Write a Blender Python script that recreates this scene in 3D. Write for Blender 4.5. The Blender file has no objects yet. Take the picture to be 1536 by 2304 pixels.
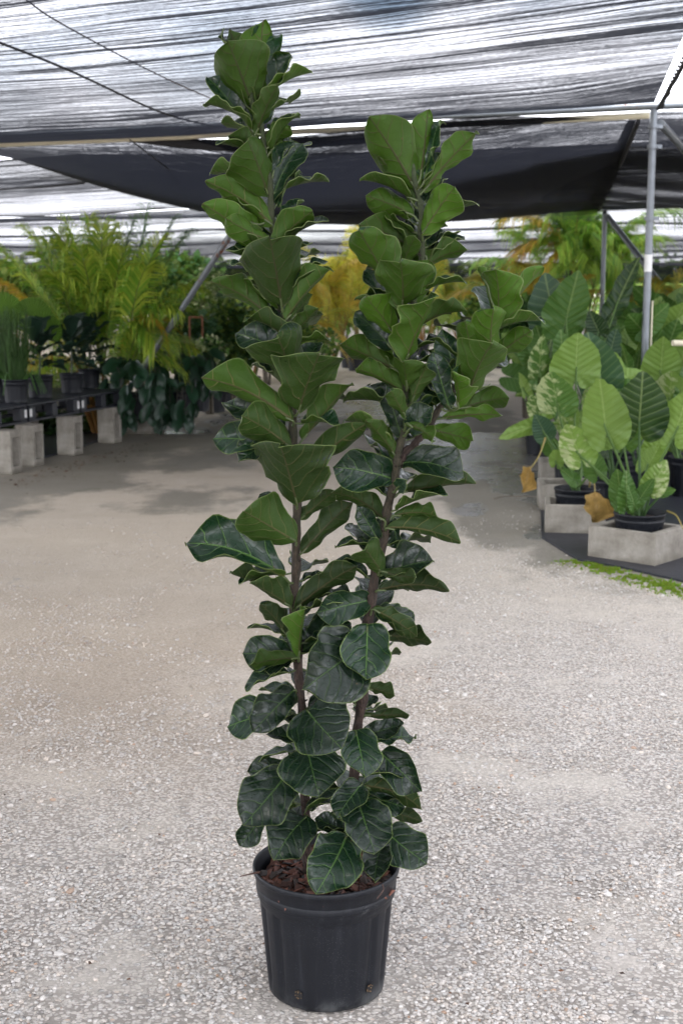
import bpy, math, random
import numpy as np
from mathutils import Vector, Matrix
rnd = random.Random(7)
RN = np.random.RandomState(11)
PI = math.pi
D2R = math.radians

# ---------------------------------------------------------------- camera, sky, sun, exposure
scene = bpy.context.scene
C = scene.collection
F_PX, CAM_H = 3000.0, 1.70
PITCH = math.atan((1152 - 655) / F_PX)
cam_d = bpy.data.cameras.new("camera")
cam = bpy.data.objects.new("camera", cam_d)
C.objects.link(cam)
cam.location = (0, 0, CAM_H)
cam.rotation_euler = (PI / 2 - PITCH, 0, 0)
cam_d.sensor_fit = 'VERTICAL'
cam_d.sensor_height = 36
cam_d.sensor_width = 24
cam_d.lens = F_PX / 2304 * 36
cam_d.clip_end = 1500
cam_d.dof.use_dof = True
cam_d.dof.focus_distance = 3.2
cam_d.dof.aperture_fstop = 7.1
scene.camera = cam

SUN_EL, SUN_AZ = 58, 215
world = bpy.data.worlds.new("World")
scene.world = world
world.use_nodes = True
wn, wl = world.node_tree.nodes, world.node_tree.links
wn.clear()
w_out = wn.new('ShaderNodeOutputWorld'); w_bg = wn.new('ShaderNodeBackground')
w_sky = wn.new('ShaderNodeTexSky'); w_sky.sky_type = 'NISHITA'; w_sky.sun_disc = False
w_sky.sun_elevation = D2R(SUN_EL); w_sky.sun_rotation = D2R(SUN_AZ)
w_tc = wn.new('ShaderNodeTexCoord'); w_map = wn.new('ShaderNodeMapping')
w_map.inputs['Scale'].default_value = (1, 1, 2.2); w_map.inputs['Location'].default_value = (0.35, 0.1, 0.0)
w_n = wn.new('ShaderNodeTexNoise'); w_n.inputs['Scale'].default_value = 2.6; w_n.inputs['Detail'].default_value = 7
w_r = wn.new('ShaderNodeValToRGB')
w_r.color_ramp.elements[0].position = 0.36; w_r.color_ramp.elements[0].color = (0.25, 0.25, 0.25, 1)
w_r.color_ramp.elements[1].position = 0.50; w_r.color_ramp.elements[1].color = (1, 1, 1, 1)
w_mix = wn.new('ShaderNodeMix'); w_mix.data_type = 'RGBA'
w_mix.inputs['B'].default_value = (13.6, 13.8, 15.0, 1)       # bright overcast cloud
wl.new(w_tc.outputs['Generated'], w_map.inputs['Vector']); wl.new(w_map.outputs[0], w_n.inputs['Vector'])
wl.new(w_n.outputs['Fac'], w_r.inputs[0]); w_dot = wn.new('ShaderNodeVectorMath'); w_dot.operation = 'DOT_PRODUCT'; wl.new(w_tc.outputs['Generated'], w_dot.inputs[0])
w_dot.inputs[1].default_value = Vector((0.035, 1.0, 0.222)).normalized()       # one gap in the clouds
w_gap = wn.new('ShaderNodeMapRange'); w_gap.interpolation_type = 'SMOOTHSTEP'; w_gap.inputs[1].default_value = .9988; w_gap.inputs[2].default_value = .9999; w_gap.inputs[3].default_value = 1; w_gap.inputs[4].default_value = .05
wl.new(w_dot.outputs['Value'], w_gap.inputs[0])
w_mul = wn.new('ShaderNodeMath'); w_mul.operation = 'MULTIPLY'; wl.new(w_r.outputs[0], w_mul.inputs[0]); wl.new(w_gap.outputs[0], w_mul.inputs[1])
wl.new(w_mul.outputs[0], w_mix.inputs['Factor'])
wl.new(w_sky.outputs[0], w_mix.inputs['A']); wl.new(w_mix.outputs['Result'], w_bg.inputs['Color'])
w_bg.inputs['Strength'].default_value = 0.12
wl.new(w_bg.outputs[0], w_out.inputs['Surface'])

sun_d = bpy.data.lights.new("sun", 'SUN'); sun = bpy.data.objects.new("sun", sun_d); C.objects.link(sun)
sun_d.energy = 1.2; sun_d.angle = D2R(14); sun_d.color = (1.0, 0.96, 0.9)
sun.rotation_euler = Vector((-math.sin(D2R(SUN_AZ)) * math.cos(D2R(SUN_EL)), -math.cos(D2R(SUN_AZ)) * math.cos(D2R(SUN_EL)), -math.sin(D2R(SUN_EL)))).to_track_quat('-Z', 'Y').to_euler()
sun.location = (0, 0, 30)

scene.view_settings.view_transform = 'Standard'
scene.view_settings.look = 'None'
scene.view_settings.exposure = 1.8
scene.view_settings.gamma = 1
scene.cycles.max_bounces = 8
scene.cycles.transparent_max_bounces = 16
scene.cycles.use_denoising = True

# ---------------------------------------------------------------- pixel -> world helpers
def ray(x, y):
    a, b = (x - 768) / F_PX, -(y - 1152) / F_PX
    return np.array([a, math.cos(PITCH) + b * math.sin(PITCH), -math.sin(PITCH) + b * math.cos(PITCH)])
def PY(x, y, Y):
    r = ray(x, y); return r * (Y / r[1]) + np.array([0, 0, CAM_H])
def PZ(x, y, z=0.0):
    r = ray(x, y); return r * ((z - CAM_H) / r[2]) + np.array([0, 0, CAM_H])
def unit(v):
    v = np.asarray(v, float); n = np.linalg.norm(v)
    return v / n if n > 1e-9 else np.array([0, 0, 1.0])

# ---------------------------------------------------------------- mesh builder
class MB:
    def __init__(s):
        s.v, s.c, s.u, s.f, s.n = [], [], [], [], 0
    def add(s, verts, faces, col=(1, 1, 1, 1), uv=None, mat=0, smooth=True):
        verts = np.asarray(verts, float).reshape(-1, 3); k = len(verts)
        col = np.asarray(col, float)
        if col.ndim == 1:
            if len(col) == 3: col = np.append(col, 1.0)
            col = np.tile(col, (k, 1))
        uv = np.zeros((k, 2)) if uv is None else np.asarray(uv, float)
        s.v.append(verts); s.c.append(col); s.u.append(uv)
        faces = np.asarray(faces, int)
        s.f.append((faces + s.n, mat, smooth)); s.n += k
    def box(s, c, size, R=None, col=(1, 1, 1), mat=0):
        q = np.array([[x, y, z] for x in (-.5, .5) for y in (-.5, .5) for z in (-.5, .5)]) * np.asarray(size, float)
        if R is not None: q = q @ np.asarray(R).T
        s.add(q + np.asarray(c, float), [[0, 1, 3, 2], [4, 6, 7, 5], [0, 4, 5, 1], [2, 3, 7, 6], [0, 2, 6, 4], [1, 5, 7, 3]], col, None, mat, False)
    def build(s, name, mats, parent=None, loc=None, bevel=0):
        me = bpy.data.meshes.new(name)
        v = np.concatenate(s.v); me.vertices.add(len(v)); me.vertices.foreach_set('co', v.astype(np.float32).ravel())
        li, ls, mi, sm, st = [], [], [], [], 0
        for f, m, smo in s.f:
            n, k = f.shape
            li.append(f.ravel()); ls.append(st + np.arange(n) * k); st += n * k
            mi.append(np.full(n, m)); sm.append(np.full(n, smo))
        li = np.concatenate(li); ls = np.concatenate(ls)
        me.loops.add(len(li)); me.loops.foreach_set('vertex_index', li.astype(np.int32))
        me.polygons.add(len(ls)); me.polygons.foreach_set('loop_start', ls.astype(np.int32))
        me.polygons.foreach_set('material_index', np.concatenate(mi).astype(np.int32))
        me.polygons.foreach_set('use_smooth', np.concatenate(sm))
        me.update(calc_edges=True)
        a = me.attributes.new('Col', 'FLOAT_COLOR', 'POINT'); a.data.foreach_set('color', np.concatenate(s.c).astype(np.float32).ravel())
        a = me.attributes.new('uvp', 'FLOAT2', 'POINT'); a.data.foreach_set('vector', np.concatenate(s.u).astype(np.float32).ravel())
        for m in (mats if isinstance(mats, (list, tuple)) else [mats]): me.materials.append(m)
        o = bpy.data.objects.new(name, me); C.objects.link(o)
        if loc is not None: o.location = loc
        if parent is not None:
            o.parent = parent
        if bevel:
            b = o.modifiers.new('bevel', 'BEVEL'); b.width = bevel; b.segments = 2; b.limit_method = 'ANGLE'
        return o

def tag(o, label=None, cat=None, group=None, kind=None):
    if label: o['label'] = label
    if cat: o['category'] = cat
    if group: o['group'] = group
    if kind: o['kind'] = kind
    return o
def thing(name, label, cat, loc=(0, 0, 0), group=None, rz=0):
    o = bpy.data.objects.new(name, None); C.objects.link(o); o.location = tuple(float(x) for x in loc); o.rotation_euler = (0, 0, rz)
    o.empty_display_size = 0.1
    return tag(o, label, cat, group)
def rotz(a):
    c, s = math.cos(a), math.sin(a); return np.array([[c, -s, 0], [s, c, 0], [0, 0, 1]])

def tube(mb, pts, rad, n=8, col=(1, 1, 1), mat=0, jitter=0, cap=True):
    pts = np.asarray(pts, float); k = len(pts)
    rad = np.full(k, rad) if np.isscalar(rad) else np.asarray(rad, float)
    t = np.gradient(pts, axis=0); t = np.array([unit(x) for x in t])
    ref = np.array([0, 0, 1.0]) if abs(t[0][2]) < .9 else np.array([1.0, 0, 0])
    nx = unit(np.cross(t[0], ref)); V = []; UV = []; L = 0
    for i in range(k):
        nx = unit(nx - t[i] * np.dot(nx, t[i])); ny = np.cross(t[i], nx)
        if i: L += np.linalg.norm(pts[i] - pts[i - 1])
        for j in range(n):
            a = 2 * PI * j / n; r = rad[i] * (1 + (RN.rand() - .5) * jitter)
            V.append(pts[i] + (nx * math.cos(a) + ny * math.sin(a)) * r); UV.append((j / n, L))
    Fq = [[i * n + j, i * n + (j + 1) % n, (i + 1) * n + (j + 1) % n, (i + 1) * n + j] for i in range(k - 1) for j in range(n)]
    mb.add(V, Fq, col, UV, mat)
    if cap:
        for e, i in ((-1, 0), (1, k - 1)):
            ring = [i * n + j for j in range(n)]
            vv = [V[q] for q in ring] + [pts[i]]
            mb.add(vv, [[j, (j + 1) % n, n] if e > 0 else [(j + 1) % n, j, n] for j in range(n)], col, None, mat, False)
def spline(pts, n=24):
    pts = [np.asarray(p, float) for p in pts]; P = [2 * pts[0] - pts[1]] + pts + [2 * pts[-1] - pts[-2]]
    out = []
    m = len(pts) - 1
    for s in np.linspace(0, m, n):
        i = min(int(s), m - 1); t = s - i; a, b, c, d = P[i], P[i + 1], P[i + 2], P[i + 3]
        out.append(.5 * ((2 * b) + (-a + c) * t + (2 * a - 5 * b + 4 * c - d) * t * t + (-a + 3 * b - 3 * c + d) * t ** 3))
    return np.array(out)
def lathe(mb, prof, n=64, col=(1, 1, 1), mat=0, rfun=None, c=(0, 0, 0)):
    V, UV = [], []
    for i, (r, z) in enumerate(prof):
        for j in range(n):
            a = 2 * PI * j / n; rr = r + (rfun(a, z, i) if rfun else 0)
            V.append((c[0] + rr * math.cos(a), c[1] + rr * math.sin(a), c[2] + z)); UV.append((j / n, z))
    Fq = [[i * n + j, i * n + (j + 1) % n, (i + 1) * n + (j + 1) % n, (i + 1) * n + j] for i in range(len(prof) - 1) for j in range(n)]
    mb.add(V, Fq, col, UV, mat)

# ---------------------------------------------------------------- node helper
class NT:
    def __init__(s, name):
        s.m = bpy.data.materials.new(name); s.m.use_nodes = True
        s.n, s.l = s.m.node_tree.nodes, s.m.node_tree.links
        s.n.clear(); s.out = s.n.new('ShaderNodeOutputMaterial')
    def set(s, node, k, v):
        if v is None: return
        sk = node.inputs[k]
        if isinstance(v, bpy.types.NodeSocket): s.l.new(v, sk)
        else:
            if hasattr(sk, 'default_value'):
                try: sk.default_value = v
                except Exception: sk.default_value = tuple(v) + (1,) if len(v) == 3 else v
    def M(s, op, a, b=None, c=None, clamp=False):
        n = s.n.new('ShaderNodeMath'); n.operation = op; n.use_clamp = clamp
        for i, v in enumerate((a, b, c)):
            if v is not None: s.set(n, i, v)
        return n.outputs[0]
    def sstep(s, x, a, b, lo=0.0, hi=1.0):
        n = s.n.new('ShaderNodeMapRange'); n.interpolation_type = 'SMOOTHSTEP'
        s.set(n, 0, x); s.set(n, 1, a); s.set(n, 2, b); s.set(n, 3, lo); s.set(n, 4, hi); return n.outputs[0]
    def mix(s, f, a, b, blend='MIX'):
        n = s.n.new('ShaderNodeMix'); n.data_type = 'RGBA'; n.blend_type = blend
        s.set(n, 'Factor', f)
        for k, v in (('A', a), ('B', b)):
            sk = [i for i in n.inputs if i.name == k and i.type == 'RGBA'][0]
            if isinstance(v, bpy.types.NodeSocket): s.l.new(v, sk)
            else: sk.default_value = tuple(v)[:3] + (1,)
        return [o for o in n.outputs if o.type == 'RGBA'][0]
    def attr(s, name):
        n = s.n.new('ShaderNodeAttribute'); n.attribute_name = name; return n
    def sepv(s, v):
        n = s.n.new('ShaderNodeSeparateXYZ'); s.l.new(v, n.inputs[0]); return n.outputs
    def sepc(s, v):
        n = s.n.new('ShaderNodeSeparateColor'); s.l.new(v, n.inputs[0]); return n.outputs
    def comb(s, x, y, z=0.0):
        n = s.n.new('ShaderNodeCombineXYZ'); s.set(n, 0, x); s.set(n, 1, y); s.set(n, 2, z); return n.outputs[0]
    def pos(s, obj=False):
        n = s.n.new('ShaderNodeTexCoord' if obj else 'ShaderNodeNewGeometry'); return n.outputs['Object' if obj else 'Position']
    def noise(s, vec, scale, detail=3, rough=.5, dist=0):
        n = s.n.new('ShaderNodeTexNoise'); s.set(n, 'Vector', vec); s.set(n, 'Scale', scale); s.set(n, 'Detail', detail); s.set(n, 'Roughness', rough); s.set(n, 'Distortion', dist)
        return n.outputs['Fac']
    def voro(s, vec, scale, feature='F1', out='Distance', rand=1):
        n = s.n.new('ShaderNodeTexVoronoi'); n.feature = feature; s.set(n, 'Vector', vec); s.set(n, 'Scale', scale); s.set(n, 'Randomness', rand)
        return n.outputs[out]
    def ramp(s, f, stops):
        n = s.n.new('ShaderNodeValToRGB'); s.l.new(f, n.inputs[0]); e = n.color_ramp.elements
        while len(e) < len(stops): e.new(.5)
        for x, (p, c) in zip(e, stops): x.position = p; x.color = tuple(c)[:3] + (1,)
        return n.outputs[0]
    def bump(s, h, strength, dist, nrm=None):
        n = s.n.new('ShaderNodeBump'); s.set(n, 'Height', h); s.set(n, 'Strength', strength); s.set(n, 'Distance', dist)
        if nrm is not None: s.set(n, 'Normal', nrm)
        return n.outputs[0]
    def pbr(s, col, rough, nrm=None, metal=0, spec=.5, coat=0):
        n = s.n.new('ShaderNodeBsdfPrincipled'); s.set(n, 'Base Color', col if isinstance(col, bpy.types.NodeSocket) else tuple(col)[:3] + (1,))
        s.set(n, 'Roughness', rough); s.set(n, 'Metallic', metal); s.set(n, 'Specular IOR Level', spec); s.set(n, 'Coat Weight', coat); s.set(n, 'Coat Roughness', .25)
        if nrm is not None: s.set(n, 'Normal', nrm)
        return n.outputs[0]
    def mixs(s, f, a, b):
        n = s.n.new('ShaderNodeMixShader'); s.set(n, 0, f); s.l.new(a, n.inputs[1]); s.l.new(b, n.inputs[2]); return n.outputs[0]
    def transl(s, col):
        n = s.n.new('ShaderNodeBsdfTranslucent'); s.set(n, 'Color', col); return n.outputs[0]
    def end(s, sh):
        s.l.new(sh, s.out.inputs[0]); return s.m

MAT = {}
def fig_leaf_material(name, under):
    t = NT(name); a = t.attr('Col'); uv = t.sepv(t.attr('uvp').outputs['Vector'])
    x = t.M('ABSOLUTE', uv[0]); y = uv[1]
    sgn = t.M('SIGN', uv[0])
    ca = t.sepc(a.outputs['Color'])
    P = t.comb(t.M('ADD', uv[0], t.M('MULTIPLY', ca[2], 9.0)), uv[1], t.M('MULTIPLY', ca[2], 5.0))
    nz = t.noise(P, 2.6, 2)
    # lateral veins leave the midrib and curve up to the margin
    k = t.M('ADD', t.M('MULTIPLY', x, .62), t.M('MULTIPLY', t.M('MULTIPLY', x, x), 1.5))
    s = t.M('DIVIDE', t.M('ADD', t.M('SUBTRACT', y, k), t.M('MULTIPLY', sgn, .030)), .215)
    s = t.M('ADD', s, t.M('MULTIPLY', nz, 1.3))
    fr = t.M('ABSOLUTE', t.M('SUBTRACT', t.M('FRACT', s), .5))
    vein = t.sstep(fr, .014, .045, 1.0, 0.0)
    w = t.M('MULTIPLY_ADD', y, -.010, .0145)
    mid = t.sstep(t.M('SUBTRACT', x, w), -.002, .005, 1.0, 0.0)
    v2 = t.voro(P, 15.0, 'DISTANCE_TO_EDGE'); tert = t.sstep(v2, .0, .05, 1.0, 0.0)
    edge = t.sstep(a.outputs['Alpha'], .945, .985)
    vmain = t.M('MAXIMUM', t.M('MULTIPLY', vein, t.sstep(edge, .2, .9, 1.0, .3)), mid)
    mott = t.noise(P, 3.5, 4, .6)
    if under:
        old = t.mix(mott, (.013, .030, .006), (.024, .045, .009)); new = t.mix(mott, (.040, .105, .004), (.068, .148, .007))
        base = t.mix(ca[1], old, new)
        vcol = t.mix(mott, (.15, .17, .05), (.085, .065, .022))
        midc = (.050, .040, .018)
        col = t.mix(t.M('MULTIPLY', tert, .22), base, (.07, .12, .03))
        col = t.mix(t.M('MULTIPLY', vmain, .9), col, vcol); col = t.mix(t.M('MULTIPLY', mid, .6), col, midc)
        rough, spec, tr = .55, .35, .30
    else:
        old = t.mix(mott, (.0025, .0125, .0055), (.005, .022, .008)); new = t.mix(mott, (.006, .034, .012), (.012, .050, .015))
        base = t.mix(ca[1], old, new)
        col = t.mix(t.M('MULTIPLY', tert, .12), base, (.02, .055, .02))
        col = t.mix(t.M('MULTIPLY', vmain, .85), col, (.065, .135, .030))
        rough, spec, tr = t.M('MULTIPLY_ADD', t.noise(P, 9, 4), .36, .13), .50, .16
        dust = t.sstep(t.noise(P, 22, 5, .7), .60, .80, 0, .10); col = t.mix(dust, col, (.16, .19, .15))
    col = t.mix(t.M('MULTIPLY', edge, .7), col, (.13, .19, .05))
    col = t.mix(1.0, col, t.comb(ca[0], ca[0], ca[0]), 'MULTIPLY')
    sp = t.sstep(t.voro(P, 6.5), .05, .085, 1.0, 0.0); rs = t.sstep(t.noise(P, 2.0, 1), .54, .60)
    col = t.mix(t.M('MULTIPLY', t.M('MULTIPLY', sp, rs), .7), col, (.16, .09, .04))
    h = t.M('ADD', t.M('MULTIPLY', vmain, .8 if under else -.8), t.M('MULTIPLY', t.sstep(fr, 0, .25), -.25 if under else .35))
    h = t.M('ADD', h, t.M('MULTIPLY', tert, .18 if under else -.18))
    nr = t.bump(h, .75, .0035)
    b = t.pbr(col, rough, nr, spec=spec, coat=0 if under else .10)
    tc = t.mix(.5, col, (.26, .46, .02))
    return t.end(t.mixs(tr, b, t.transl(tc)))
def simple_leaf_material(name, rough=.45, tr=.3, veins=False):
    t = NT(name); a = t.attr('Col'); col = a.outputs['Color']
    nr = None
    if veins:
        uv = t.sepv(t.attr('uvp').outputs['Vector']); x = t.M('ABSOLUTE', uv[0]); y = uv[1]
        P = t.comb(uv[0], uv[1], t.M('MULTIPLY', a.outputs['Alpha'], 7.0)); nz = t.noise(P, 3, 2)
        s = t.M('DIVIDE', t.M('SUBTRACT', y, t.M('MULTIPLY', x, .55)), .15)
        fr = t.M('ABSOLUTE', t.M('SUBTRACT', t.M('FRACT', t.M('ADD', s, t.M('MULTIPLY', nz, .25))), .5))
        vein = t.sstep(fr, .03, .10, 1.0, 0.0); mid = t.sstep(x, .010, .022, 1.0, 0.0)
        vm = t.M('MAXIMUM', t.M('MULTIPLY', vein, .55), mid)
        lc = t.mix(.55, col, (.36, .46, .17))
        # cream variegation where alpha > 1
        vg = t.noise(t.comb(t.M('ADD', t.M('MULTIPLY', s, .9), t.M('MULTIPLY', a.outputs['Alpha'], 31.0)), t.M('MULTIPLY', uv[0], 4.5), 0.0), 1.0, 4, .6); isv = t.sstep(a.outputs['Alpha'], 1.4, 1.6)
        side = t.sstep(t.M('ADD', vg, t.M('MULTIPLY', uv[0], .25)), .50, .62)
        col = t.mix(t.M('MULTIPLY', side, isv), col, (.42, .48, .24))
        col = t.mix(t.M('MULTIPLY', t.noise(P, 2.5, 3), .35), col, t.mix(.5, col, (.03, .07, .02)))
        col = t.mix(t.M('MULTIPLY', vm, .6), col, lc)
        nr = t.bump(t.M('ADD', t.M('MULTIPLY', t.M('COSINE', t.M('MULTIPLY', s, 2 * PI)), .35), mid), .55, .006)
    else:
        n = t.noise(t.pos(), 14, 3); col = t.mix(t.M('MULTIPLY', n, .5), col, t.mix(.5, col, (.02, .04, .01)))
    b = t.pbr(col, rough, nr, spec=.4)
    return t.end(t.mixs(tr, b, t.transl(t.mix(.35, col, (.25, .40, .04)))))
MAT['fig_top'] = fig_leaf_material('fig_leaf_top', False)
MAT['fig_under'] = fig_leaf_material('fig_leaf_underside', True)
def mk_rim():
    t = NT('fig_leaf_margin'); b = t.pbr((.15, .20, .06), .5)
    return t.end(t.mixs(.3, b, t.transl((.35, .42, .10, 1))))
MAT['fig_rim'] = mk_rim()
MAT['leaf'] = simple_leaf_material('soft_leaf', .5, .32)
MAT['gloss_leaf'] = simple_leaf_material('glossy_leaf', .32, .2)
MAT['ear'] = simple_leaf_material('elephant_ear_leaf', .42, .33, True)
def mk_bark():
    t = NT('fig_bark'); uv = t.sepv(t.attr('uvp').outputs['Vector']); p = t.pos()
    n1 = t.noise(t.comb(t.M('MULTIPLY', uv[0], 9.0), t.M('MULTIPLY', uv[1], 34.0)), 1.0, 5, .7); n2 = t.noise(p, 60, 4, .7)
    rings = t.noise(t.comb(t.M('MULTIPLY', uv[0], 1.2), t.M('MULTIPLY', uv[1], 55.0)), 1.0, 2)
    col = t.ramp(n1, [(.32, (.010, .006, .005)), (.5, (.036, .020, .014)), (.7, (.095, .058, .040))])
    col = t.mix(t.sstep(n2, .60, .74, 0, .4), col, (.15, .12, .10))
    col = t.mix(t.attr('Col').outputs['Alpha'], t.mix(n2, (.06, .09, .03), (.035, .05, .02)), col)
    return t.end(t.pbr(col, .75, t.bump(t.M('ADD', n1, t.M('MULTIPLY', rings, .8)), 1.0, .012)))
MAT['bark'] = mk_bark()
def mk_flat(name, col, rough=.6, var=.25, scale=20, metal=0, bump=.0, spec=.5):
    t = NT(name); n = t.noise(t.pos(True), scale, 5, .6)
    dark = tuple(c * (1 - var) for c in col); lite = tuple(min(1, c * (1 + var)) for c in col)
    c = t.mix(n, dark, lite)
    return t.end(t.pbr(c, rough, t.bump(n, bump, .01) if bump else None, metal, spec))
def mk_attr(name, rough=.6, bump=.2, scale=30, metal=0):
    t = NT(name); a = t.attr('Col').outputs['Color']; n = t.noise(t.pos(True), scale, 5, .6)
    c = t.mix(t.M('MULTIPLY', n, .6), a, t.mix(.6, a, (.02, .018, .015)))
    return t.end(t.pbr(c, rough, t.bump(n, bump, .01), metal))
MAT['attr'] = mk_attr('mottled_matter')
def mk_pot():
    t = NT('black_nursery_plastic'); p = t.pos(True); s = t.sepv(p)
    n = t.noise(p, 7, 5, .65); sp = t.voro(p, 230); spk = t.M('MULTIPLY', t.sstep(sp, .10, .22, 1, 0), t.sstep(t.noise(p, 9, 3), .45, .6))
    drip = t.noise(t.comb(t.M('MULTIPLY', s[0], 60.0), t.M('MULTIPLY', s[1], 60.0), t.M('MULTIPLY', s[2], 4.0)), 1, 4, .6)
    col = t.mix(n, (.0022, .0032, .0058), (.0055, .0072, .0115))
    col = t.mix(t.sstep(drip, .50, .8, 0, .35), col, (.032, .035, .043))
    col = t.mix(t.M('MULTIPLY', spk, .55), col, (.12, .13, .14))
    scuff = t.sstep(t.noise(p, 38, 6, .75), .56, .72); band = t.M('MULTIPLY', t.sstep(t.M('ABSOLUTE', t.M('SUBTRACT', s[2], .262)), .006, .022, 1, 0), scuff)
    low = t.M('MULTIPLY', t.sstep(s[2], .0, .05, 1, 0), t.sstep(t.noise(p, 12, 5, .7), .4, .65))
    col = t.mix(t.M('MULTIPLY', t.M('MAXIMUM', band, low), .6), col, (.11, .115, .115))
    return t.end(t.pbr(col, t.M('MULTIPLY_ADD', n, .25, .36), t.bump(n, .25, .01), spec=.38))
MAT['pot'] = mk_pot()
def mk_concrete():
    t = NT('weathered_concrete_block'); p = t.pos(True); w = t.sepv(t.pos())
    n = t.noise(p, 6, 6, .7); g = t.noise(p, 130, 3, .7); pit = t.sstep(t.voro(p, 70), .10, .2, 1, 0)
    col = t.ramp(n, [(.3, (.17, .15, .12)), (.55, (.31, .285, .24)), (.75, (.43, .395, .34))])
    col = t.mix(t.sstep(g, .4, .75, 0, .35), col, (.20, .19, .17))
    st = t.M('MULTIPLY', t.sstep(t.M('ADD', w[2], t.M('MULTIPLY', t.noise(p, 9, 3), .16)), .06, .17, 1, 0), .8)
    col = t.mix(st, col, (.13, .115, .085))
    col = t.mix(t.M('MULTIPLY', pit, .4), col, (.10, .09, .08))
    return t.end(t.pbr(col, .9, t.bump(t.M('SUBTRACT', g, pit), .7, .006)))
MAT['concrete'] = mk_concrete()
def mk_steel():
    t = NT('galvanised_steel'); p = t.pos(True)
    n = t.noise(p, 9, 5, .6); r = t.sstep(t.noise(p, 3.6, 5, .7), .64, .70)
    col = t.mix(n, (.12, .135, .15), (.24, .26, .28)); col = t.mix(r, col, (.20, .07, .025))
    return t.end(t.pbr(col, t.M('MULTIPLY_ADD', r, .35, .38), None, .45))
MAT['steel'] = mk_steel()
MAT['pvc'] = mk_flat('cream_pvc', (.62, .57, .42), .5, .2, 4)
MAT['rope'] = mk_flat('black_rope', (.012, .012, .015), .8, .3, 80, bump=.5)
MAT['thin'] = mk_flat('rusty_wire', (.07, .045, .04), .7, .4, 60)
MAT['pallet'] = mk_flat('black_pallet_plastic', (.010, .012, .018), .45, .4, 9)
MAT['white'] = mk_flat('white_label', (.72, .72, .70), .6, .1, 30)
MAT['soil'] = mk_flat('potting_soil', (.035, .020, .014), .95, .6, 60, bump=.8)
MAT['mat'] = mk_flat('black_weed_mat', (.020, .022, .030), .45, .4, 12, bump=.3)
MAT['redwood'] = mk_flat('red_brown_wood', (.20, .07, .03), .7, .4, 10)
def mk_cloth():
    t = NT('black_shade_cloth'); a = t.sepc(t.attr('Col').outputs['Color']); uv = t.sepv(t.attr('uvp').outputs['Vector'])
    u, v = uv[0], uv[1]
    wob = t.M('MULTIPLY', t.noise(t.comb(t.M('MULTIPLY', u, .35), t.M('MULTIPLY', v, .6)), 1, 3), .35)
    vv = t.M('ADD', v, wob)
    n1 = t.noise(t.comb(t.M('MULTIPLY', u, .07), t.M('MULTIPLY', vv, 3.6)), 1, 1.5, .55)
    l1 = t.sstep(t.M('ABSOLUTE', t.M('SUBTRACT', n1, .5)), .006, .028, 1, 0)
    n2 = t.noise(t.comb(t.M('MULTIPLY', u, .16), t.M('MULTIPLY', vv, 17.0)), 1.0, 2, .6)
    l2 = t.sstep(t.M('ABSOLUTE', t.M('SUBTRACT', n2, .5)), .0, .055, 1, 0)
    fine = t.noise(t.comb(t.M('MULTIPLY', u, 1.6), t.M('MULTIPLY', vv, 62.0)), 1.0, 3, .7)
    tiny = t.noise(t.comb(t.M('MULTIPLY', u, 26.0), t.M('MULTIPLY', vv, 30.0)), 1.0, 2, .6)
    band = t.noise(t.comb(t.M('MULTIPLY', u, .05), t.M('MULTIPLY', vv, .8)), 1.0, 2)
    o = t.M('ADD', a[0], t.M('MULTIPLY', t.M('SUBTRACT', fine, .5), 1.15))
    o = t.M('ADD', o, t.M('MULTIPLY', t.M('SUBTRACT', tiny, .5), .35))
    o = t.M('ADD', o, t.M('MULTIPLY', t.M('SUBTRACT', band, .5), .45))
    o = t.M('ADD', o, t.M('MULTIPLY', t.M('MULTIPLY', l1, a[1]), .26))
    o = t.M('ADD', o, t.M('MULTIPLY', t.M('MULTIPLY', l2, a[1]), .24))
    o = t.M('MINIMUM', t.M('MAXIMUM', o, .12), .995)
    col = t.mix(fine, (.003, .0034, .0055), (.011, .012, .018))
    b = t.pbr(col, .7, t.bump(fine, .4, .01), spec=.06)
    b = t.mixs(.12, b, t.transl((.03, .033, .045, 1)))
    tp = t.n.new('ShaderNodeBsdfTransparent')
    return t.end(t.mixs(o, tp.outputs[0], b))
MAT['cloth'] = mk_cloth()

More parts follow.
